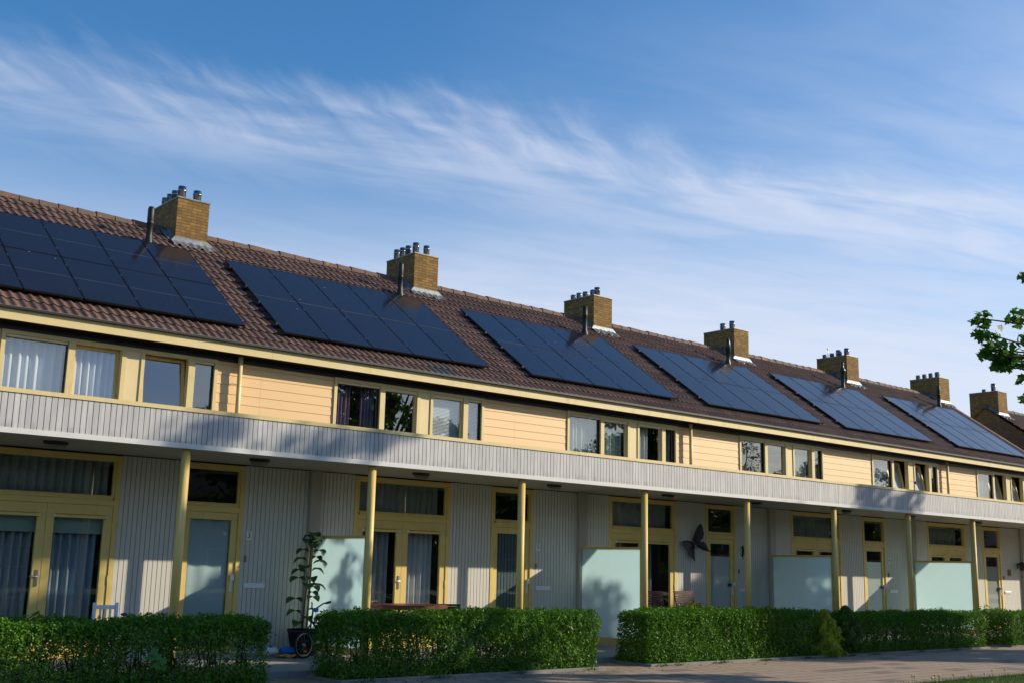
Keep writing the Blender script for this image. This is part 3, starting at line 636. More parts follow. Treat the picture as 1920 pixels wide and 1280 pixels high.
for hi, H in enumerate(HOUSES):
    h = empty('terraced_house', (6 * hi, 0, 0), H['lab'], 'house', 'terraced houses in the row')
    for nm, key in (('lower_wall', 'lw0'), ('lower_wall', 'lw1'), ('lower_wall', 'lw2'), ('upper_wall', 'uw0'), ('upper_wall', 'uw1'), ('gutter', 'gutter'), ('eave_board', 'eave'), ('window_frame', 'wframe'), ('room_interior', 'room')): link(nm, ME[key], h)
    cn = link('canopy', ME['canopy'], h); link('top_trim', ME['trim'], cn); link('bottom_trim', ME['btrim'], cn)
    rf = link('roof', ME['roof'], h); link('ridge_tiles', ME['ridge'], rf)
    for i, (a, b_) in enumerate(((1, 2), (3, 4), (7, 8), (9, 10))): upper_window(h, XU[a], XU[b_], H['tilt'][i], H['up'][i] if H['up'][i] != '0' else None, hi * 10 + i)
    french_window(h, hi, H['fr']); front_door(h, hi, H['door'])
    chimney(h, H['pots'], mast=(hi == 4)); vent_pipe(h, *H['vent'])
    for x in ((0, 3) if hi < 5 else (0,)):
        o = link('porch_post', ME['post'], h); o.location = (x, 0, 0)
    for x in LAMP_X[hi]:
        o = link('porch_lamp', ME['lamp'], h); o.location = (x, .70, ZC + .003)
    bx = MB().box(2.925, 3.125, YW - .10, YW - .0185, .13, ZC - .0005) if hi < 5 else None
    if bx: bx.build('pipe_casing', 'soffit', h, bevel=.006)
    if H['pipe']:
        dp = MB().tube([(2.51, YU - .14, 5.06), (2.51, YU - .14, 3.42)], .042, 14); dp.tube([(2.51, YU - .14, 4.55), (2.42, YU - .02, 4.58)], .007, 6)
        dp.build('downpipe', 'yellow_paint_lit', h)
    lb = MB().box(1.86, 2.225, YW - .04, YW - .0185, 1.105, 1.18); lb.build('letterbox', 'white_plastic', h, bevel=.008)
    MB().box(1.84, 1.88, YW - .04, YW - .0185, 1.50, 1.60).build('doorbell', 'brass', h, bevel=.005)
    npz = 1.90
    np_ = MB().box(1.855, 1.945, YW - .03, YW - .0185, npz - .065, npz + .065).build('number_plate', 'white_plastic', h, bevel=.004)
    dm = link('digit', digit_mesh(H['n'], .125 if len(H['n']) == 1 else .085), np_); dm.location = (1.90, YW - .0315, npz); dm.rotation_euler = (math.pi / 2, 0, 0)
    yb = 2 * YR - YE - .3
    MB().box(-HW, HW, yb, yb + .2, -.04, 5.2).build('back_wall', 'brown_brick', h)
    if hi == 0 or hi == 5:
        sx = -3.2 if hi == 0 else HW + .0005
        pts = [(YW + .0, -.04), (yb + .1995, -.04), (yb + .1995, 5.2), (YR, roof_z(YR) - .03), (YE + .1, ZE + .0), (YE + .1, 3.43), (YW, 3.43)]
        pts = [(YW, -.04), (YW, 2.97), (YU, 2.9701), (YU, ZE + TP * (YU - YE) - .03), (YR, roof_z(YR) - .03), (yb + .1995, 5.2), (yb + .1995, -.04)]
        n = len(pts); vs = [(sx, y, z) for y, z in pts] + [(sx + .2, y, z) for y, z in pts]
        MB().add(vs, [tuple(range(n)), tuple(range(2 * n - 1, n - 1, -1))] + [(i, i + n, (i + 1) % n + n, (i + 1) % n) for i in range(n)]).build('gable_wall', 'brown_brick', h)
        if hi == 5: MB().add([(HW + .01 + a, y, roof_z(y) + b_) for y in (YE, YR) for a in (0, .22) for b_ in (-.06, .07)], [(0, 1, 3, 2), (4, 6, 7, 5), (0, 4, 5, 1), (2, 3, 7, 6), (0, 2, 6, 4), (1, 5, 7, 3)]).build('verge_board', 'roof_tile', h)

# next block beyond the gap
gx = 37.04
g = empty('gable_house', (gx, 0, 0), 'brown brick house past the end of the row, blank gable rising to its chimney', 'house')
yb = 2 * YR - YE
pts = [(YU - .05, -.04), (YU - .05, roof_z(YU) - .08), (YR, roof_z(YR) - .06), (yb - .3, roof_z(YU) - .06), (yb - .3, -.04)]
n = len(pts); vs = [(0, y, z) for y, z in pts] + [(11.9, y, z) for y, z in pts]
MB().add(vs, [tuple(range(n)), tuple(range(2 * n - 1, n - 1, -1))] + [(i, i + n, (i + 1) % n + n, (i + 1) % n) for i in range(n)]).build('wall', 'brown_brick', g)
r1 = link('roof', ME['roof'], g); r1.location = (3.0 - .06, 0, 0); 
r2 = link('roof', ME['roof'], g); r2.location = (9.0 - .06, 0, 0)
for r_ in (r1, r2): link('ridge_tiles', ME['ridge'], r_)
MB().box(-.06, 11.9, YE - .01, YE + .04, 5.05, 5.23).build('gutter', 'yellow_paint_lit', g)
chimney(g, [(.35, .75, .08, .16), (.25, .30, .09, .34)], x0=-.003, x1=.72, brick='chimney_brick')

# ------------------------------------------------------------------ solar arrays
ARR = [(-2.2, 2.63, 3.95, 6.74, 'nearest block of black solar panels, cut off by the left edge of the photo'),
       (3.40, 8.27, 3.95, 6.66, 'block of black solar panels on the roof between the first and second chimney'),
       (9.46, 14.22, 3.95, 6.62, 'block of solar panels on the roof between the second and third chimney'),
       (15.35, 20.25, 3.95, 6.60, 'block of solar panels on the roof between the third and fourth chimney'),
       (21.30, 26.05, 3.94, 6.60, 'block of sky-reflecting solar panels on the roof between the fourth and fifth chimney'),
       (27.50, 32.2, 3.94, 6.62, 'farthest block of pale solar panels on the roof below the sixth chimney')]
def panel_mesh(wd, ln, half=True, light=False):
    mb = MB(); f = .014; t_ = .035
    mb.box(0, f, 0, ln, 0, t_, 1); mb.box(wd - f, wd, 0, ln, 0, t_, 1); mb.box(f, wd - f, 0, f, 0, t_, 1); mb.box(f, wd - f, ln - f, ln, 0, t_, 2 if light else 1)
    if not half: mb.box(f, wd - f, f, ln - f, .004, t_ - .003, 0); return mb.mesh('solar_panel', ['solar_cells', 'solar_frame', 'solar_gap'])
    mb.box(f, wd - f, f, ln / 2 - .006, .004, t_ - .003, 0); mb.box(f, wd - f, ln / 2 + .006, ln - f, .004, t_ - .003, 0); mb.box(f, wd - f, ln / 2 - .0055, ln / 2 + .0055, .004, t_ - .004, 2)
    return mb.mesh('solar_panel', ['solar_cells', 'solar_frame', 'solar_gap'])
slope = math.atan(TP)
for (xa, xb, ya, yb, lab) in ARR:
    base = Vector((xa, ya, roof_z(ya))) + SN * .10
    a = empty('solar_array', base, lab, 'solar array', 'solar arrays on the roof'); a.rotation_euler = (slope, 0, 0)
    L = (yb - ya) * math.hypot(1, TP); pw = (xb - xa) / 5; pl = L / 2
    mes = [panel_mesh(pw - .016, pl - .014, xa < 0, xa > 0 and j == 0) for j in (0, 1)]
    for j in range(2):
        for i in range(5):
            o = link('solar_panel', mes[j], a); o.location = (i * pw + .008, j * pl + .007, random.uniform(-.002, .002)); o.rotation_euler = (random.uniform(-.002, .002), random.uniform(-.0025, .0025), 0)
    rme = MB().box(-.06, xb - xa + .06, -.02, .02, -.045, -.004).mesh('mounting_rail', 'black_plastic'); cme = MB().box(-.008, .008, -.03, .03, -.003, .040).mesh('clamp', 'alu')
    for s_ in (.22, .78):
        for j in range(2):
            o = link('mounting_rail', rme, a); o.location = (0, (j + s_) * pl, 0)
            for i in range(6): o = link('clamp', cme, a); o.location = (i * pw, (j + s_) * pl, 0)

# ------------------------------------------------------------------ privacy screens
SL = ['nearest frosted glass screen, right behind the potted rubber plant',
      'frosted glass screen between numbers 5 and 7, its foot visible in the hedge gap',
      'frosted glass screen between house numbers 7 and 9, dappled by tree shadow',
      'frosted glass screen farthest away, between house numbers 9 and 11']
for k in range(4):
    x = 3 + 6 * k
    s_ = empty('privacy_screen', (x, 0, .105), SL[k], 'screen', 'frosted glass screens between the terraces')
    fr = MB(); y0, y1 = .185, YW - .02
    fr.box(-.025, .025, y1 - .045, y1, .0, 1.83); fr.box(-.02, .02, y0, y1 - .0455, 1.785, 1.83); fr.box(-.022, .022, y0, y1 - .0455, .06, .165); fr.box(-.015, .015, y0, y0 + .03, .166, 1.7845)
    fr.build('frame', 'yellow_paint', s_, bevel=.003)
    MB().box(-.006, .006, y0 + .0305, y1 - .0455, .1655, 1.7845).build('pane', 'frosted_glass', s_)
    ft = MB().box(-.03, .03, y0 + .05, y0 + .15, 0, .0595).box(-.03, .03, y1 - .3, y1 - .2, 0, .0595); ft.build('foot', 'dark_wood', s_)

# ------------------------------------------------------------------ hedges
def sines(P, seed, f):
    r = np.random.default_rng(seed); s = np.zeros(len(P))
    for i in range(7):
        k = r.normal(0, 1, 3); k /= np.linalg.norm(k); s += np.sin((P @ k) * f * r.uniform(.6, 1.7) + r.uniform(0, 6.3))
    return s / 2.6
def hedge(x0, x1, ya, yb, top, n_m2, label, seed, hole=.9, solid=None):
    wd, dp, ht = x1 - x0, yb - ya, top
    h = empty('hedge', ((x0 + x1) / 2, (ya + yb) / 2, -.02), label, 'hedge', 'clipped hedges in front of the terrace')
    c = np.array([(x0 + x1) / 2, (ya + yb) / 2, -.02])
    areas = np.array([wd * ht, wd * ht, wd * dp, dp * ht, dp * ht]); cnt = (areas * n_m2).astype(int)
    Ps, Ns = [], []
    for k, m_ in enumerate(cnt):
        u, v = rng.random(m_), rng.random(m_); d_ = np.abs(rng.normal(0, .085, m_)) - .02
        if k == 0: P = np.c_[x0 + u * wd, ya + d_, v * ht]; N = (0, -1, .35)
        elif k == 1: P = np.c_[x0 + u * wd, yb - d_, v * ht]; N = (0, 1, .35)
        elif k == 2: P = np.c_[x0 + u * wd, ya + v * dp, ht - d_]; N = (0, 0, 1)
        elif k == 3: P = np.c_[x0 + d_, ya + u * dp, v * ht]; N = (-1, 0, .35)
        else: P = np.c_[x1 - d_, ya + u * dp, v * ht]; N = (1, 0, .35)
        Ps.append(P); Ns.append(np.tile(N, (m_, 1)))
    m_ = int(wd * dp * ht * n_m2 * 1.1); P = np.c_[x0 + rng.random(m_) * wd, ya + rng.random(m_) * dp, rng.random(m_) * ht]; Ps.append(P); Ns.append(rng.normal(0, 1, (m_, 3)))
    P = np.concatenate(Ps); N = np.concatenate(Ns).astype(float)
    # clumpy: leaves gather in small sprays, low part thinned to show stems and light
    cl_ = sines(P, seed, 17); lo = np.clip((.50 - P[:, 2]) / .3, 0, 1); thin = sines(P, seed + 5, 5.5)
    band = np.exp(-((P[:, 2] - .34) / .13) ** 2)
    hx = hole * np.interp(P[:, 0], [x0, x0 + (x1 - x0) * solid[0], x0 + (x1 - x0) * solid[1], x1], [1, 1, .12, .12]) if solid else hole
    keep = rng.random(len(P)) < np.clip(1.0 - .22 * (cl_ > .6) - hx * band * np.clip(.42 + .75 * thin, 0, 1) - .12 * hx * lo, .05, 1)
    ex = np.abs(P - c) / np.array([wd / 2, dp / 2, ht]); 
    P, N = P[keep], N[keep]
    amp = .030 * sines(P, seed + 9, 6.5) + .024 * sines(P, seed + 3, 26) + .016 * sines(P, seed + 4, 50)
    P = P + N / np.linalg.norm(N, axis=1, keepdims=True) * amp[:, None]
    # rounded top edges
    q = np.maximum(np.abs(P[:, 1] - c[1]) - (dp / 2 - .10), 0); P[:, 2] -= np.where(P[:, 2] > ht * .8, q * q * 3.2, 0)
    qx = np.maximum(np.abs(P[:, 0] - c[0]) - (wd / 2 - .10), 0); P[:, 2] -= np.where(P[:, 2] > ht * .8, qx * qx * 3.0, 0)
    # stray shoots on top
    m_ = int(wd * 26); S = np.c_[x0 + rng.random(m_) * wd, ya + rng.random(m_) * dp, ht + rng.random(m_) ** 2 * .04]
    P = np.concatenate([P, S]); N = np.concatenate([N, rng.normal(0, 1, (m_, 3))])
    V, k = leaves(P - c, N, rng.uniform(.025, .045, len(P)), DIAM, .8)
    link('foliage', poly_mesh('foliage', V, k, ['hedge_leaf']), h)
    st = MB(); r = random.Random(seed)
    for i in range(int(wd / .085)):
        x = x0 + .06 + r.random() * (wd - .12); y = ya + .12 + r.random() * (dp - .24); pts = [(x - c[0], y - c[1], 0)]; z = 0
        for s in range(3): z += ht * r.uniform(.22, .30); x += r.uniform(-.06, .06); y += r.uniform(-.06, .06); pts.append((x - c[0], y - c[1], z))
        st.tube(pts, [.012, .009, .007, .004], 5, cap=False)
        for s in range(3):
            b0 = Vector(pts[r.choice((1, 2))]); e = b0 + Vector((r.uniform(-.14, .14), r.uniform(-.14, .14), r.uniform(.08, .26))); st.tube([b0, (b0 + e) / 2 + Vector((.01, .01, 0)), e], [.005, .004, .002], 4, cap=False)
    st.build('stems', 'twig', h)
    return h
hedge(-4.15, .74, -1.22, -.50, .79, 5600, 'dark green clipped hedge fully in shade at the left edge of the photo', 11, .85)
hedge(1.76, 6.52, -1.22, -.50, .84, 5800, 'clipped hedge in front of number 5, shaded left and sunlit on its right end', 12, 1.0, (.55, .68))
hedge(7.66, 12.45, -1.24, -.50, .84, 5600, 'sunlit clipped hedge in front of number 7, left of the golden conifer', 13, .42)
hedge(13.2, 18.7, -1.28, -.55, .76, 4700, 'clipped hedge with see-through foot between the dark conifer and the last gap', 14, .95)
hedge(19.8, 25.1, -1.35, -.55, .74, 4000, 'clipped hedge cut off by the right edge of the photo, beyond the last gap', 15, .3)

# ------------------------------------------------------------------ conifers and small plants
def conifer(loc, hgt, rad, mat, label, bare):
    o = empty('conifer', loc, label, 'shrub')
    n = 9000; u = rng.random(n); th = rng.random(n) * 2 * math.pi; z = bare + (hgt - bare) * u
    rr = rad * (np.sin(np.clip((1 - u) * 1.15 + .06, 0, 1.2) * math.pi / 2.1) ** .8) * (.45 + .55 * rng.random(n) ** .4) * (1 + .30 * np.sin(th * 4 + z * 11) + .22 * np.sin(th * 7 - z * 23 + 1) + .10 * rng.normal(0, 1, n))
    P = np.c_[rr * np.cos(th), rr * np.sin(th), z]; N = np.c_[np.cos(th), np.sin(th), np.full(n, .2)]
    V, k = leaves(P, N, rng.uniform(.03, .085, n), [(-.5, 0), (0, .13), (.6, 0), (0, -.13)], .8, up=(0, 0, 1.1))
    link('foliage', poly_mesh('foliage', V, k, [mat]), o)
    MB().tube([(0, 0, -.02), (.01, 0, hgt * .5), (0, 0, hgt * .9)], [.03, .02, .006], 7).build('trunk', 'bark', o)
conifer((12.60, -1.22, -.02), .86, .27, 'conifer_leaf', 'small golden green conifer at the end of the sunlit hedge', .02)
conifer((13.42, -1.15, -.02), .92, .25, 'conifer_dark', 'taller dark conifer with a bare stem beside the golden one', .24)
def leafy(name, loc, n, r, h, size, shape, mat, label, cat, stems=6, upj=.7):
    o = empty(name, loc, label, cat); P = rng.normal(0, 1, (n, 3)); P /= np.linalg.norm(P, axis=1, keepdims=True); P *= rng.random((n, 1)) ** .45
    P = P * np.array([r, r, h / 2]) + np.array([0, 0, h / 2]); N = P - np.array([0, 0, h / 3]); N /= np.linalg.norm(N, axis=1, keepdims=True) + 1e-6; N[:, 2] += .5
    V, k = leaves(P, N, rng.uniform(size * .7, size * 1.2, n), shape, upj); link('foliage', poly_mesh('foliage', V, k, [mat]), o)
    st = MB()
    for i in range(stems):
        e = P[i]; st.tube([(0, 0, 0), (e[0] * .4, e[1] * .4, e[2] * .5), tuple(e)], [.008, .006, .003], 5)
    st.build('stems', 'twig', o); return o
leafy('leafy_shrub', (20.5, -.35, .12), 260, .34, .78, .09, OVAL, 'sapling_leaf', 'broad leaved bright shrub in the gap before the last hedge', 'shrub')
sp = empty('sapling', (-.80, -1.26, -.02), 'bright green maple sapling poking out of the shaded left hedge', 'sapling')
P = np.array([(-.07, -.03, .40), (.02, -.05, .40), (.09, -.02, .36), (.0, -.05, .31), (.1, -.04, .28), (-.03, -.02, .46), (.05, .0, .34)]); V, k = leaves(P, np.tile((-.3, -1, .7), (7, 1)), rng.uniform(.09, .15, 7), MAPLE, .25); link('foliage', poly_mesh('foliage', V, k, ['sapling_leaf']), sp)
MB().tube([(0, .02, 0), (.01, .0, .2), (0, -.02, .44)], [.006, .005, .003], 6).build('stems', 'twig', sp)
fl = empty('flower', (-.90, -.42, -.02), 'single drooping flower stem standing up behind the left hedge near the white chair', 'flower')
MB().tube([(0, 0, 0), (.01, 0, .5), (.02, 0, .86)], [.006, .005, .004], 6).build('stem', 'twig', fl)
P = np.array([(-.05, 0, .70), (.06, .0, .66), (-.09, .02, .74), (.05, 0, .78)]); V, k = leaves(P, np.tile((0, -1, .6), (4, 1)), rng.uniform(.1, .14, 4), OVAL, .4); link('leaves', poly_mesh('leaves', V, k, ['ficus_leaf']), fl)
MB().lathe((.02, 0, .83), [(0, 0), (.03, .005), (.045, .02), (.03, .035), (0, .04)], 10).build('flower_head', 'bronze_metal', fl)

# ------------------------------------------------------------------ trees
def in_frame(P, mar=25):
    D = P - np.array(CAM); f = D @ np.array(F_); x = 960 + 2125 * (D @ np.array(R_)) / f; y = 640 - 2125 * (D @ np.array(U_)) / f
    return (f > 0) & (x < 1920 + mar) & (x > -mar) & (y > -mar) & (y < 1280 + mar)
def tree(loc, trunk_h, blobs, nclump, nleaf, lsize, mat, label, shape=MAPLE, group='street trees', seed=1, crad=.55, extra=None, maple=True, drop=None):
    o = empty('street_tree', loc, label, 'tree', group); r = np.random.default_rng(seed); L0 = np.array(loc)
    cs = []
    tot = sum(b[3] * b[4] * b[5] for b in blobs)
    for (cx, cy, cz, rx, ry, rz) in blobs:
        k = max(3, int(nclump * rx * ry * rz / tot)); q = r.normal(0, 1, (k, 3)); q /= np.linalg.norm(q, axis=1, keepdims=True); q *= (r.random((k, 1)) ** .38) * .92
        cs.append(q * np.array([rx, ry, rz]) + np.array([cx, cy, cz]))
    C_ = np.concatenate(cs)
    if drop is not None: C_ = C_[~drop(C_ + 0)]
    C_ = C_[~in_frame(C_, 60 + 2125 * crad / 20)]
    per = nleaf // len(C_); P = np.repeat(C_, per, 0); q = r.normal(0, 1, (len(P), 3)); q /= np.linalg.norm(q, axis=1, keepdims=True); q *= r.random((len(P), 1)) ** .5
    P = P + q * np.array([crad, crad, crad * .62]); N = q * .5 + np.array([0, 0, .7])
    ok = ~in_frame(P, 12); P, N = P[ok], N[ok]
    br = []
    if extra is not None:
        for (e, rad_, m_) in extra:
            q = r.normal(0, 1, (m_, 3)); q /= np.linalg.norm(q, axis=1, keepdims=True); q *= r.random((m_, 1)) ** .5
            P = np.concatenate([P, np.array(e) + q * np.array([rad_, rad_, rad_ * .7])]); N = np.concatenate([N, q * .4 + np.array([-.25, -.5, .6])]); br.append(np.array(e))
    V, k = leaves(P - L0, N, r.uniform(lsize * .75, lsize * 1.2, len(P)), shape, .45); link('crown', poly_mesh('crown', V, k, [mat]), o)
    tk = MB(); top = np.array([0, 0, trunk_h]); cz = C_.mean(0) - L0
    tk.tube([(0, 0, -.05), (.03, .02, trunk_h * .5), (0, 0, trunk_h), (cz[0] * .7, cz[1] * .7, (trunk_h + cz[2]) / 2 + .6), (cz[0], cz[1], cz[2] + 1.2)], [.24, .19, .17, .12, .04], 12)
    for e in list(C_[:: max(1, len(C_) // 34)] - L0) + [x - L0 for x in br]:
        s = np.array([0, 0, trunk_h]) + (cz - np.array([0, 0, trunk_h])) * r.uniform(.1, .6); mid = (s + e) / 2 + np.array([0, 0, .25])
        tk.tube([tuple(s), tuple(mid), tuple(e)], [.06, .035, .010], 6, cap=False)
    tk.build('trunk', 'bark', o); return o
tree((15.0, -9.2, 0), 2.6, [(13.8, -9, 6.3, 3.8, 3.4, 2.6), (15.0, -9, 8.4, 2.3, 2.6, 1.9), (14.3, -9, 3.7, 3.0, 1.6, .6)], 135, 21000, .15, 'maple_leaf', 'maple tree whose leafy branch tips reach in at the right edge of the photo', seed=3, group=None, drop=lambda C: ((C[:, 0] + .706 * (C[:, 1] + 9) > 14.6) & (C[:, 0] + .706 * (C[:, 1] + 9) < 16.4) & (C[:, 2] > 5.4) & (C[:, 2] < 8.4)) | (C[:, 2] + .8 * (C[:, 1] + 9) > 9.75) | (C[:, 0] + 1.67 * (C[:, 1] + 9) > 17.5),
     extra=[((15.3, -9, 10.42), .55, 110), ((16.9, -9, 10.35), .6, 120), ((17.3, -9, 10.2), .5, 80), ((18.2, -9, 10.62), .36, 60), ((14.9, -9, 10.2), .4, 60), ((12.30, -4.86, 5.98), .20, 26), ((12.42, -4.90, 5.72), .26, 44), ((12.62, -4.95, 5.46), .30, 60), ((12.85, -5.05, 5.32), .30, 60), ((12.45, -4.86, 5.36), .15, 14), ((13.05, -5.15, 5.30), .26, 40),
            ((13.12, -5.16, 6.08), .24, 30), ((13.18, -5.2, 4.98), .20, 24), ((13.22, -5.22, 4.60), .20, 22), ((13.3, -5.2, 5.7), .3, 40), ((13.35, -5.25, 6.9), .2, 20), ((13.5, -5.4, 5.5), .4, 60), ((12.60, -4.95, 5.18), .15, 18)])
tree((28.2, -9.2, 0), 2.8, [(27.6, -9, 6.6, 3.6, 3.2, 2.4), (29.8, -9, 8.7, 2.9, 2.6, 2.0), (25.8, -9, 8.4, 1.2, 1.4, 1.2), (25.5, -9, 3.7, 3.6, 1.7, .7)], 135, 17500, .17, 'maple_leaf', 'leafy maple on the verge beyond the right edge shading the far canopy', seed=5, group=None, drop=lambda C: (C[:, 0] + 1.67 * (C[:, 1] + 9) < 24.0) & (C[:, 2] > 4.5) | (C[:, 0] + 1.67 * (C[:, 1] + 9) > 30.2) & (C[:, 2] + .8 * (C[:, 1] + 9) < 8.0) | (C[:, 2] + .8 * (C[:, 1] + 9) > 10.7))
for i, (x, y, hh, rx) in enumerate([(5, -34, 10.5, 4.6), (13, -36, 9.5, 4.8), (21.5, -34, 11, 5.0), (31, -37, 10.5, 5.4), (41, -35, 11, 5.2), (52, -37, 11.5, 6), (64, -36, 11, 6), (77, -37, 12, 6.5), (91, -36, 12, 6.5)]):
    tree((x, y, 0), 1.4, [(x, y, hh * .50, rx, rx * .8, hh * .44), (x + 1, y, hh * .78, rx * .6, rx * .6, hh * .20)], 60, 7000, .46, 'tree_leaf', 'tree across the road mirrored in the ground floor windows', shape=DIAM, seed=20 + i, crad=1.2, group='trees across the road')

for i, (x, y, hh) in enumerate([(36, -21, 8.6), (49, -22, 10.2), (58, -23, 9.4)]):
    tree((x, y, 0), 3.0, [(x, y, hh * .66, 1.9, 1.9, hh * .32)], 46, 3600, .16, 'tree_leaf', 'slender loose tree across the road mirrored in the upstairs windows', shape=DIAM, seed=50 + i, crad=.6, group='slender trees across the road')

# brick terrace added across the road so low windows mirror it, not bright horizon
ot = empty('added_terrace', (50, -50, 0), 'long unseen brick terrace added across the road to darken the ground floor window reflections', 'house')
MB().box(-80, 190, -9, 0, -.05, 5.6).build('wall', 'brown_brick', ot)
MB().add([(x, y, z) for x in (-80.3, 190.3) for (y, z) in ((-9.4, 5.5), (.4, 5.5), (-4.5, 9.2))], [(0, 1, 2), (5, 4, 3), (1, 4, 5, 2), (0, 2, 5, 3), (0, 3, 4, 1)]).build('roof', 'roof_tile', ot)
wm = MB().box(-.9, .9, .001, .05, 0, 1.4, 0).box(-.82, .82, .0505, .06, .08, 1.32, 1).mesh('window', ['white_paint', 'black_plastic'])
for i in range(42):
    for z in (.9, 3.6):
        o = link('window', wm, ot); o.location = (-72 + i * 6.1, 0, z)

# ------------------------------------------------------------------ grass and dandelions at the verge
n = 26000; gxy = np.c_[rng.uniform(4, 22, n), -5.05 - rng.random(n) ** 1.5 * 2.2]
h_ = rng.uniform(.03, .085, n); a_ = rng.random(n) * 2 * math.pi; ln = rng.normal(0, .02, (n, 2)); wdt = .004
V = np.empty((n, 3, 3)); base = np.c_[gxy, np.full(n, -.052)]
V[:, 0] = base + np.c_[np.cos(a_) * wdt, np.sin(a_) * wdt, np.zeros(n)]; V[:, 1] = base - np.c_[np.cos(a_) * wdt, np.sin(a_) * wdt, np.zeros(n)]; V[:, 2] = base + np.c_[ln, h_]
tag(link('grass', poly_mesh('grass', V.reshape(-1, 3), 3, ['grass_blade'])), 'short grass along the far edge of the verge', 'grass', kind='stuff')
n = 900; kx = rng.choice(np.array([2.1, 3.3, 4.8, 6.2, 7.9, 8.3, 9.4, 10.6, 11.9, 13.3, 14.1, 15.8, 17.2, 18.9]), n) + rng.normal(0, .10, n)
P = np.c_[kx, -1.345 - np.abs(rng.normal(0, .03, n)), -.02 + np.abs(rng.normal(0, .022, n))]; V, k = leaves(P, rng.normal(0, 1, (n, 3)) + np.array([0, 0, .6]), rng.uniform(.015, .04, n), DIAM, .5)
tag(link('weeds', poly_mesh('weeds', V, k, ['grass_blade'])), 'tufts of weeds growing along the kerb joints', 'weeds', kind='stuff')
dm = MB().tube([(0, 0, -.05), (0, 0, .075)], .003, 5, 1); dm.lathe((0, 0, .072), [(0, 0), (.012, .002), (.02, .012), (.016, .018), (0, .02)], 9, 0); dmesh = dm.mesh('dandelion', ['flower_yellow', 'sapling_leaf'])
for i in range(16):
    o = link('dandelion', dmesh); o.location = (random.uniform(8.6, 12.4), -5.12 - random.random() * .35, 0); tag(o, 'small yellow dandelion in the grass verge at bottom right', 'flower', 'dandelions in the verge')
n = 260; xy = np.c_[rng.uniform(1, 19, n), -1.36 - np.abs(rng.normal(0, .35, n))]; P = np.c_[xy, np.full(n, -.022)]
V, k = leaves(P, np.tile((0, 0, 1.), (n, 1)), rng.uniform(.02, .05, n), OVAL, .25); lm = bpy.data.materials
tag(link('fallen_leaves', poly_mesh('fallen_leaves', V, k, ['rust_stem', 'sapling_leaf'], (rng.random(n) > .6))), 'scattered fallen leaves on the footpath by the kerb', 'leaves', kind='stuff')

# ------------------------------------------------------------------ things on the terrace
c = empty('garden_chair', (-.955, .0, FZ(.15)), 'small white slatted chair behind the shaded left hedge', 'chair')
for sx in (-.14, .14):
    MB().box(sx - .018, sx + .018, -.018, .018, 0, .88).build('leg', 'white_plastic', c, bevel=.003); MB().box(sx - .018, sx + .018, .30, .336, 0, .43).build('leg', 'white_plastic', c, bevel=.003)
bk = MB().box(-.1215, .1215, -.012, .012, .80, .85)
for i in range(3): x = -.062 + i * .062; bk.box(x - .014, x + .014, -.008, .008, .46, .7995)
bk.box(-.1215, .1215, -.012, .012, .42, .4595); bk.build('backrest', 'white_plastic', c, bevel=.003)
MB().box(-.16, .16, .02, .345, .431, .455).build('seat', 'white_plastic', c, bevel=.003)

t_ = empty('garden_table', (4.28, .85, FZ(.85)), 'reddish brown round-cornered garden table behind the hedge of number 5', 'table')
n = 8; vs = []
for (r, z) in ((.66, .72), (.69, .735), (.69, .775), (.66, .79)): vs += [(math.cos(math.pi / 8 + 2 * math.pi * i / n) * r, math.sin(math.pi / 8 + 2 * math.pi * i / n) * r * .8, z) for i in range(n)]
MB().add(vs, [(k * n + i, k * n + (i + 1) % n, (k + 1) * n + (i + 1) % n, (k + 1) * n + i) for k in range(3) for i in range(n)] + [tuple(range(n - 1, -1, -1)), tuple(range(3 * n, 4 * n))]).build('table_top', 'red_brown', t_)
for sx in (-.42, .42):
    for sy in (-.3, .3): MB().tube([(sx, sy, 0), (sx * .85, sy * .85, .72)], .022, 8).build('leg', 'black_plastic', t_)
def slat_chair(loc, rz, w_, hgt, label, mat='dark_wood'):
    c = empty('wooden_chair', loc, label, 'chair', None, rz); lean = .24
    bk = MB(); 
    def P(z): return (z - .42) * lean
    n = 11
    for i in range(n):
        z = .48 + (hgt - .50) * i / (n - 1); bk.box(-w_ / 2 + .036, w_ / 2 - .036, .20 + P(z), .218 + P(z), z - .017, z + .017)
    bk.box(-w_ / 2, w_ / 2, .195 + P(hgt), .225 + P(hgt), hgt - .0, hgt + .035)
    bk.build('backrest', mat, c)
    for sx in (-1, 1):
        x = sx * (w_ / 2 - .0175); MB().tube([(x, .12, 0), (x, .20, .42), (x, .21 + P(hgt), hgt)], .0175, 6, smooth=False).build('leg', mat, c); MB().box(x - .017, x + .017, -.27, -.235, 0, .62).build('leg', mat, c)
        MB().box(x - .025, x + .025, -.29, .21, .621, .645).build('armrest', mat, c)
    st = MB()
    for i in range(7): st.box(-w_ / 2 + .04, w_ / 2 - .04, -.25 + i * .063, -.25 + i * .063 + .05, .415, .435)
    st.build('seat', mat, c); return c
slat_chair((10.50, .95, FZ(.95)), .0, .52, .985, 'left of two dark slatted wooden chairs, in front of the french doors')
slat_chair((11.40, .95, FZ(.95)), .0, .58, .985, 'right of two dark slatted wooden chairs, against grey boarding below the butterfly')
ck = slat_chair((5.05, .75, FZ(.75)), -.4, .50, .76, 'low dark chair at the right end of the reddish garden table', 'black_board')

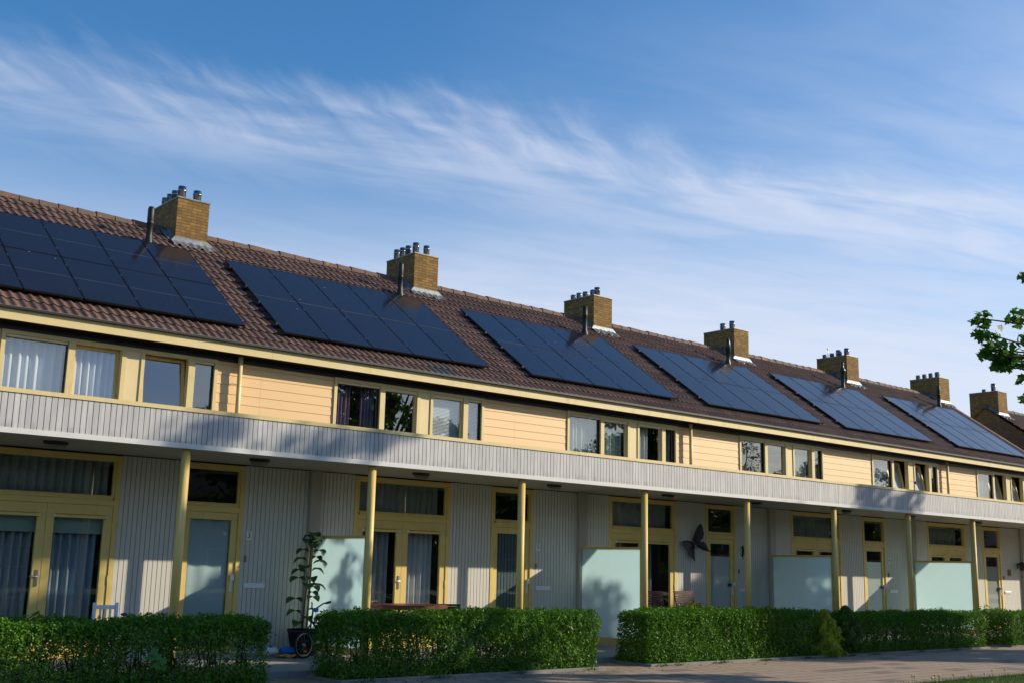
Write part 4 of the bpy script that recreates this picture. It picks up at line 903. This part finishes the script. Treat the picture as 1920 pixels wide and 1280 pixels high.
pl = empty('potted_plant', (2.72, 1.42, FZ(1.42)), 'tall rubber plant in a black pot in front of the first frosted screen', 'potted plant')
MB().lathe((0, 0, 0), [(.17, 0), (.235, .34), (.25, .345), (.25, .385), (.225, .385), (.21, .33), (0, .33)], 22).build('pot', 'pot_black', pl)
MB().tube([(.05, .0, .3), (.07, .0, .9), (.08, 0, 1.70)], .016, 8).build('stake', 'bamboo', pl)
MB().tube([(-.04, -.02, .3), (-.02, -.03, .8), (.03, -.02, 1.3), (.06, 0, 1.78)], [.014, .012, .009, .005], 8).build('stem', 'rust_stem', pl)
lv = MB(); r = random.Random(4)
def big_leaf(mb, s, e, wd, droop=.06):
    s, e = Vector(s), Vector(e); dd = e - s; si = dd.cross(Vector((0, 0, 1))).normalized(); vs = []; n = 7
    for i in range(n + 1):
        u = i / n; c_ = s + dd * u + Vector((0, 0, -droop * (2 * u - .6) ** 2)); wv = wd * (math.sin(math.pi * min(1, u * 1.0)) ** .7 if 0 < u < 1 else .02)
        vs += [c_ - si * wv + Vector((0, 0, wv * .25)), c_, c_ + si * wv + Vector((0, 0, wv * .25))]
    fs = []
    for i in range(n): a = i * 3; fs += [(a, a + 1, a + 4, a + 3), (a + 1, a + 2, a + 5, a + 4)]
    mb.add(vs, fs, 0, True)
for i, (z, ang, ln_) in enumerate([(.48, 200, .2), (.55, 30, .18), (.62, 170, .3), (.66, 330, .2), (.80, 185, .36), (.84, 20, .28), (.92, 300, .22), (1.0, 20, .26), (1.02, 340, .30), (1.05, 250, .2), (1.12, 185, .34), (1.15, 40, .2), (1.24, 170, .30), (1.27, 315, .25), (1.32, 200, .2), (1.38, 345, .30), (1.42, 160, .28), (1.46, 10, .22), (1.55, 5, .28), (1.56, 170, .26), (1.62, 260, .18), (1.66, 60, .2), (1.70, 200, .18), (1.72, 310, .16), (1.76, 150, .16), (1.80, 20, .14), (1.82, 250, .12), (1.68, 100, .2), (1.74, 280, .18)]):
    k = min(1, (z - .3) / 1.48); b0 = Vector((-.04 + .10 * k, -.02, z)); a = math.radians(ang); e = b0 + Vector((math.cos(a) * ln_, math.sin(a) * ln_ * .8 - .03, ln_ * (.25 if z < 1.6 else .6))); big_leaf(lv, b0 + (e - b0) * .18, e, .12 * (.7 + ln_))
lv.build('leaves', 'ficus_leaf', pl)

bk = empty('child_bicycle', (2.74, .98, FZ(.98)), 'small black childrens bicycle half hidden behind the left end of the second hedge', 'bicycle', None, .25)
def wheel(x):
    mb = MB(); n = 28
    ring = [(x + math.cos(2 * math.pi * i / n) * .185, 0, .20 + math.sin(2 * math.pi * i / n) * .185) for i in range(n + 1)]
    mb.tube(ring, .017, 8, 0, cap=False); o = mb.build('wheel', 'rubber', bk)
    rm = MB(); rm.tube([(x + math.cos(2 * math.pi * i / n) * .165, 0, .20 + math.sin(2 * math.pi * i / n) * .165) for i in range(n + 1)], .007, 6, cap=False)
    for i in range(12): a = math.pi * i / 6; rm.tube([(x, .0, .20), (x + math.cos(a) * .162, 0, .20 + math.sin(a) * .162)], .0014, 4)
    rm.tube([(x, -.03, .2), (x, .03, .2)], .016, 8); rm.build('rim', 'alu', o)
    MB().box(x + .0, x + .07, -.006, .006, .085, .125).build('reflector', 'orange_plastic', o, bevel=.004)
wheel(-.30); wheel(.34)
fr = MB(); fr.tube([(-.17, 0, .55), (.08, 0, .27), (.34, 0, .20)], .015, 8); fr.tube([(-.17, 0, .52), (.15, 0, .50)], .013, 8); fr.tube([(.08, 0, .27), (.17, 0, .58)], .013, 8); fr.tube([(.16, 0, .50), (.34, 0, .20)], .01, 8); fr.build('frame', 'black_plastic', bk)
fk = MB(); fk.tube([(-.30, -.035, .2), (-.22, -.035, .42), (-.18, 0, .50), (-.15, 0, .72)], .012, 8); fk.tube([(-.30, .035, .2), (-.22, .035, .42), (-.18, 0, .50)], .012, 8); fk.build('fork', 'black_plastic', bk)
hb = MB(); hb.tube([(-.15, 0, .70), (-.12, -.05, .74), (-.05, -.10, .80), (-.02, -.13, .81)], .011, 8); hb.tube([(-.15, 0, .70), (-.13, .05, .74), (-.06, .12, .80), (-.02, .17, .81)], .011, 8); hb.build('handlebar', 'black_plastic', bk)
MB().tube([(-.02, -.13, .81), (.04, -.18, .83)], .018, 8).build('grip', 'rubber', bk)
MB().box(-.18, -.12, -.09, -.03, .68, .74).build('bell_pouch', 'blue_plastic', bk, bevel=.01)
MB().tube([(.10, 0, .60), (.24, 0, .62)], [.03, .06], 10).build('saddle', 'rubber', bk)
MB().box(.0, .10, -.14, -.07, .24, .26).build('pedal', 'orange_plastic', bk)

o = MB().tube([(0, 0, .07), (.04, 0, .07), (.20, .03, .07), (.23, .035, .07)], [.05, .07, .07, .05], 16).build('toy_drum', 'blue_plastic'); o.location = (2.28, 1.30, FZ(1.3)); tag(o, 'blue plastic cylinder toy lying in the hedge gap beside the pot', 'toy')
mb = MB(); r = random.Random(2)
mb.grid(lambda u, v: (math.cos(2 * math.pi * u) * .13 * math.sin(math.pi * (.12 + .88 * v)) * (1 + .25 * mnoise.noise(Vector((math.cos(6.283 * u) * 2, math.sin(6.283 * u) * 2, v * 4)))), math.sin(2 * math.pi * u) * .10 * math.sin(math.pi * (.12 + .88 * v)), .14 * (1 - v) * (1 + .35 * mnoise.noise(Vector((math.cos(6.283 * u) * 3, math.sin(6.283 * u) * 3, 7)))) + .004), 24, 8)
o = mb.build('plastic_bag', 'white_bag'); o.location = (2.10, 1.28, FZ(1.28)); tag(o, 'crumpled white plastic bag left of the blue toy on the terrace floor', 'bag')
o = MB().grid(lambda u, v: (-.22 + .44 * u, -.10 + .2 * v + .02 * math.sin(u * 9), .022 + .014 * math.sin(u * 14 + v * 4) + .01 * math.sin(v * 11)), 24, 8).build('cloth', 'orange_cloth', solid=.012); o.location = (2.36, 1.12, FZ(1.12)); tag(o, 'orange yellow cloth spread on the floor in front of the black pot', 'cloth')

fp = empty('flower_pot', (10.52, .28, FZ(.28)), 'pot of yellow and red flowers showing above the hedge of number 7', 'flower pot')
MB().lathe((0, 0, 0), [(.12, 0), (.15, .60), (.165, .605), (.165, .64), (.14, .64), (.13, .60), (0, .60)], 18).build('pot', 'pot_black', fp)
P = rng.normal(0, 1, (160, 3)); P /= np.linalg.norm(P, axis=1, keepdims=True); P = P * np.array([.26, .16, .12]) + np.array([0, 0, .72]); V, k = leaves(P, P - np.array([0, 0, .5]), rng.uniform(.05, .09, 160), OVAL, .4); link('leaves', poly_mesh('leaves', V, k, ['conifer_leaf']), fp)
P = np.c_[rng.uniform(-.25, .25, 70), rng.uniform(-.15, .05, 70), rng.uniform(.74, .87, 70)]; V, k = leaves(P, np.tile((0, -.6, .6), (70, 1)), rng.uniform(.03, .06, 70), OVAL, .5); link('flowers', poly_mesh('flowers', V, k, ['flower_yellow', 'flower_red'], (rng.random(70) > .75)), fp)

# wall ornaments
bf = empty('butterfly_ornament', (12.28, YW - .05, 2.12), 'large dark metal butterfly mounted on the boarding left of door number 7', 'wall ornament'); bf.rotation_euler = (0, math.radians(-12), 0); bf.scale = (.92, .92, .92)
def wing(pts, name, tiltv):
    c0 = np.array(pts).mean(0); n = len(pts); mb = MB(); vs = []
    for (y_, s) in ((-.012, 1), (.006, 1)): vs += [(x, -.02 - tiltv * abs(x) + y_, z) for x, z in pts]
    mb.add(vs, [tuple(range(n - 1, -1, -1)), tuple(range(n, 2 * n))] + [(i, (i + 1) % n, n + (i + 1) % n, n + i) for i in range(n)])
    o_ = mb.build(name, 'bronze_metal', bf); vb = MB()
    for i in range(0, n): vb.tube([(pts[0][0], -.034 - tiltv * abs(pts[0][0]), pts[0][1]), (pts[i][0] * .95, -.036 - tiltv * abs(pts[i][0]), pts[i][1] * .95)], .005, 5)
    vb.build('vein', 'black_board', o_)
wing([(.02, .0), (.03, .12), (.10, .24), (.20, .37), (.26, .40), (.29, .30), (.30, .16), (.26, .06), (.18, .01), (.09, -.02)], 'wing', .35)
wing([(.03, -.02), (.16, .0), (.26, -.02), (.32, -.10), (.34, -.20), (.40, -.28), (.33, -.26), (.24, -.22), (.12, -.14)], 'wing', .35)
wing([(-.02, .0), (-.12, .05), (-.26, .10), (-.38, .11), (-.40, .07), (-.36, -.01), (-.28, -.10), (-.16, -.14), (-.06, -.08)], 'wing', .1)
wing([(-.03, -.06), (-.16, -.14), (-.24, -.16), (-.22, -.24), (-.15, -.32), (-.08, -.36), (-.045, -.42), (-.035, -.34), (-.01, -.24), (-.01, -.12)], 'wing', .1)
MB().tube([(0, -.04, -.16), (0, -.05, -.05), (0, -.05, .06), (0, -.04, .10)], [.008, .022, .022, .01], 8).build('body', 'bronze_metal', bf)
gk = MB(); gk.tube([(.01, 0, -.16), (-.02, 0, -.10), (.0, 0, -.03), (.01, 0, .05), (0, 0, .09), (0, 0, .135)], [.004, .010, .022, .024, .016, .02], 8)
for sx, z in ((1, .05), (-1, .05), (1, -.03), (-1, -.03)): gk.tube([(0, 0, z), (sx * .05, -.005, z + (.03 if z > 0 else -.03)), (sx * .06, 0, z + (.07 if z > 0 else -.07))], [.010, .008, .008], 6)
o = gk.build('gecko_ornament', 'black_plastic'); o.location = (13.99, YW - .045, 1.97); tag(o, 'small black gecko ornament on the wall beside number plate 7', 'wall ornament')
wl = empty('wall_lantern', (26.72, YW - .02, 1.90), 'black wall lantern on the boarding beside the farthest front door', 'lantern')
MB().box(-.03, .03, -.02, 0, -.08, .08).tube([(0, -.02, .06), (0, -.12, .10), (0, -.14, .08)], .012, 8).build('bracket', 'black_plastic', wl)
MB().lathe((0, -.14, -.13), [(.05, 0), (.075, .02), (.095, .17), (.11, .175), (.02, .25)], 8).build('lamp_body', 'black_plastic', wl)
o = MB().box(-.09, .09, -.02, 0, -.09, .09).box(-.05, .05, -.03, -.0205, -.05, .05).build('wood_plaque', 'wood_plaque', bevel=.006); o.location = (26.2, YW - .0185, 1.70); tag(o, 'small square wooden plaque near the farthest front door', 'plaque')

# bird
bd = empty('bird', (18.25, .02, 3.70), 'small dark bird in flight before the tilted upstairs windows of number 11', 'bird', None, .5); bd.scale = (.62, .62, .62)
MB().tube([(-.13, 0, -.03), (-.08, 0, -.015), (-.02, 0, 0), (.05, 0, .025), (.09, 0, .05), (.125, 0, .065), (.15, 0, .07)], [.012, .030, .047, .044, .030, .022, .004], 10).build('body', 'bird_grey', bd)
for sy in (-1, 1):
    MB().grid(lambda u, v, sy=sy: (.05 - .10 * v - .09 * u, sy * (.03 + .16 * u), .02 + .07 * u - .02 * v * u), 6, 4).build('wing', 'bird_grey', bd, solid=.006)
MB().grid(lambda u, v: (-.11 - .10 * u, (-.03 + .06 * v) * (1 + .6 * u), -.03 - .02 * u), 4, 4).build('tail', 'bird_grey', bd, solid=.006)
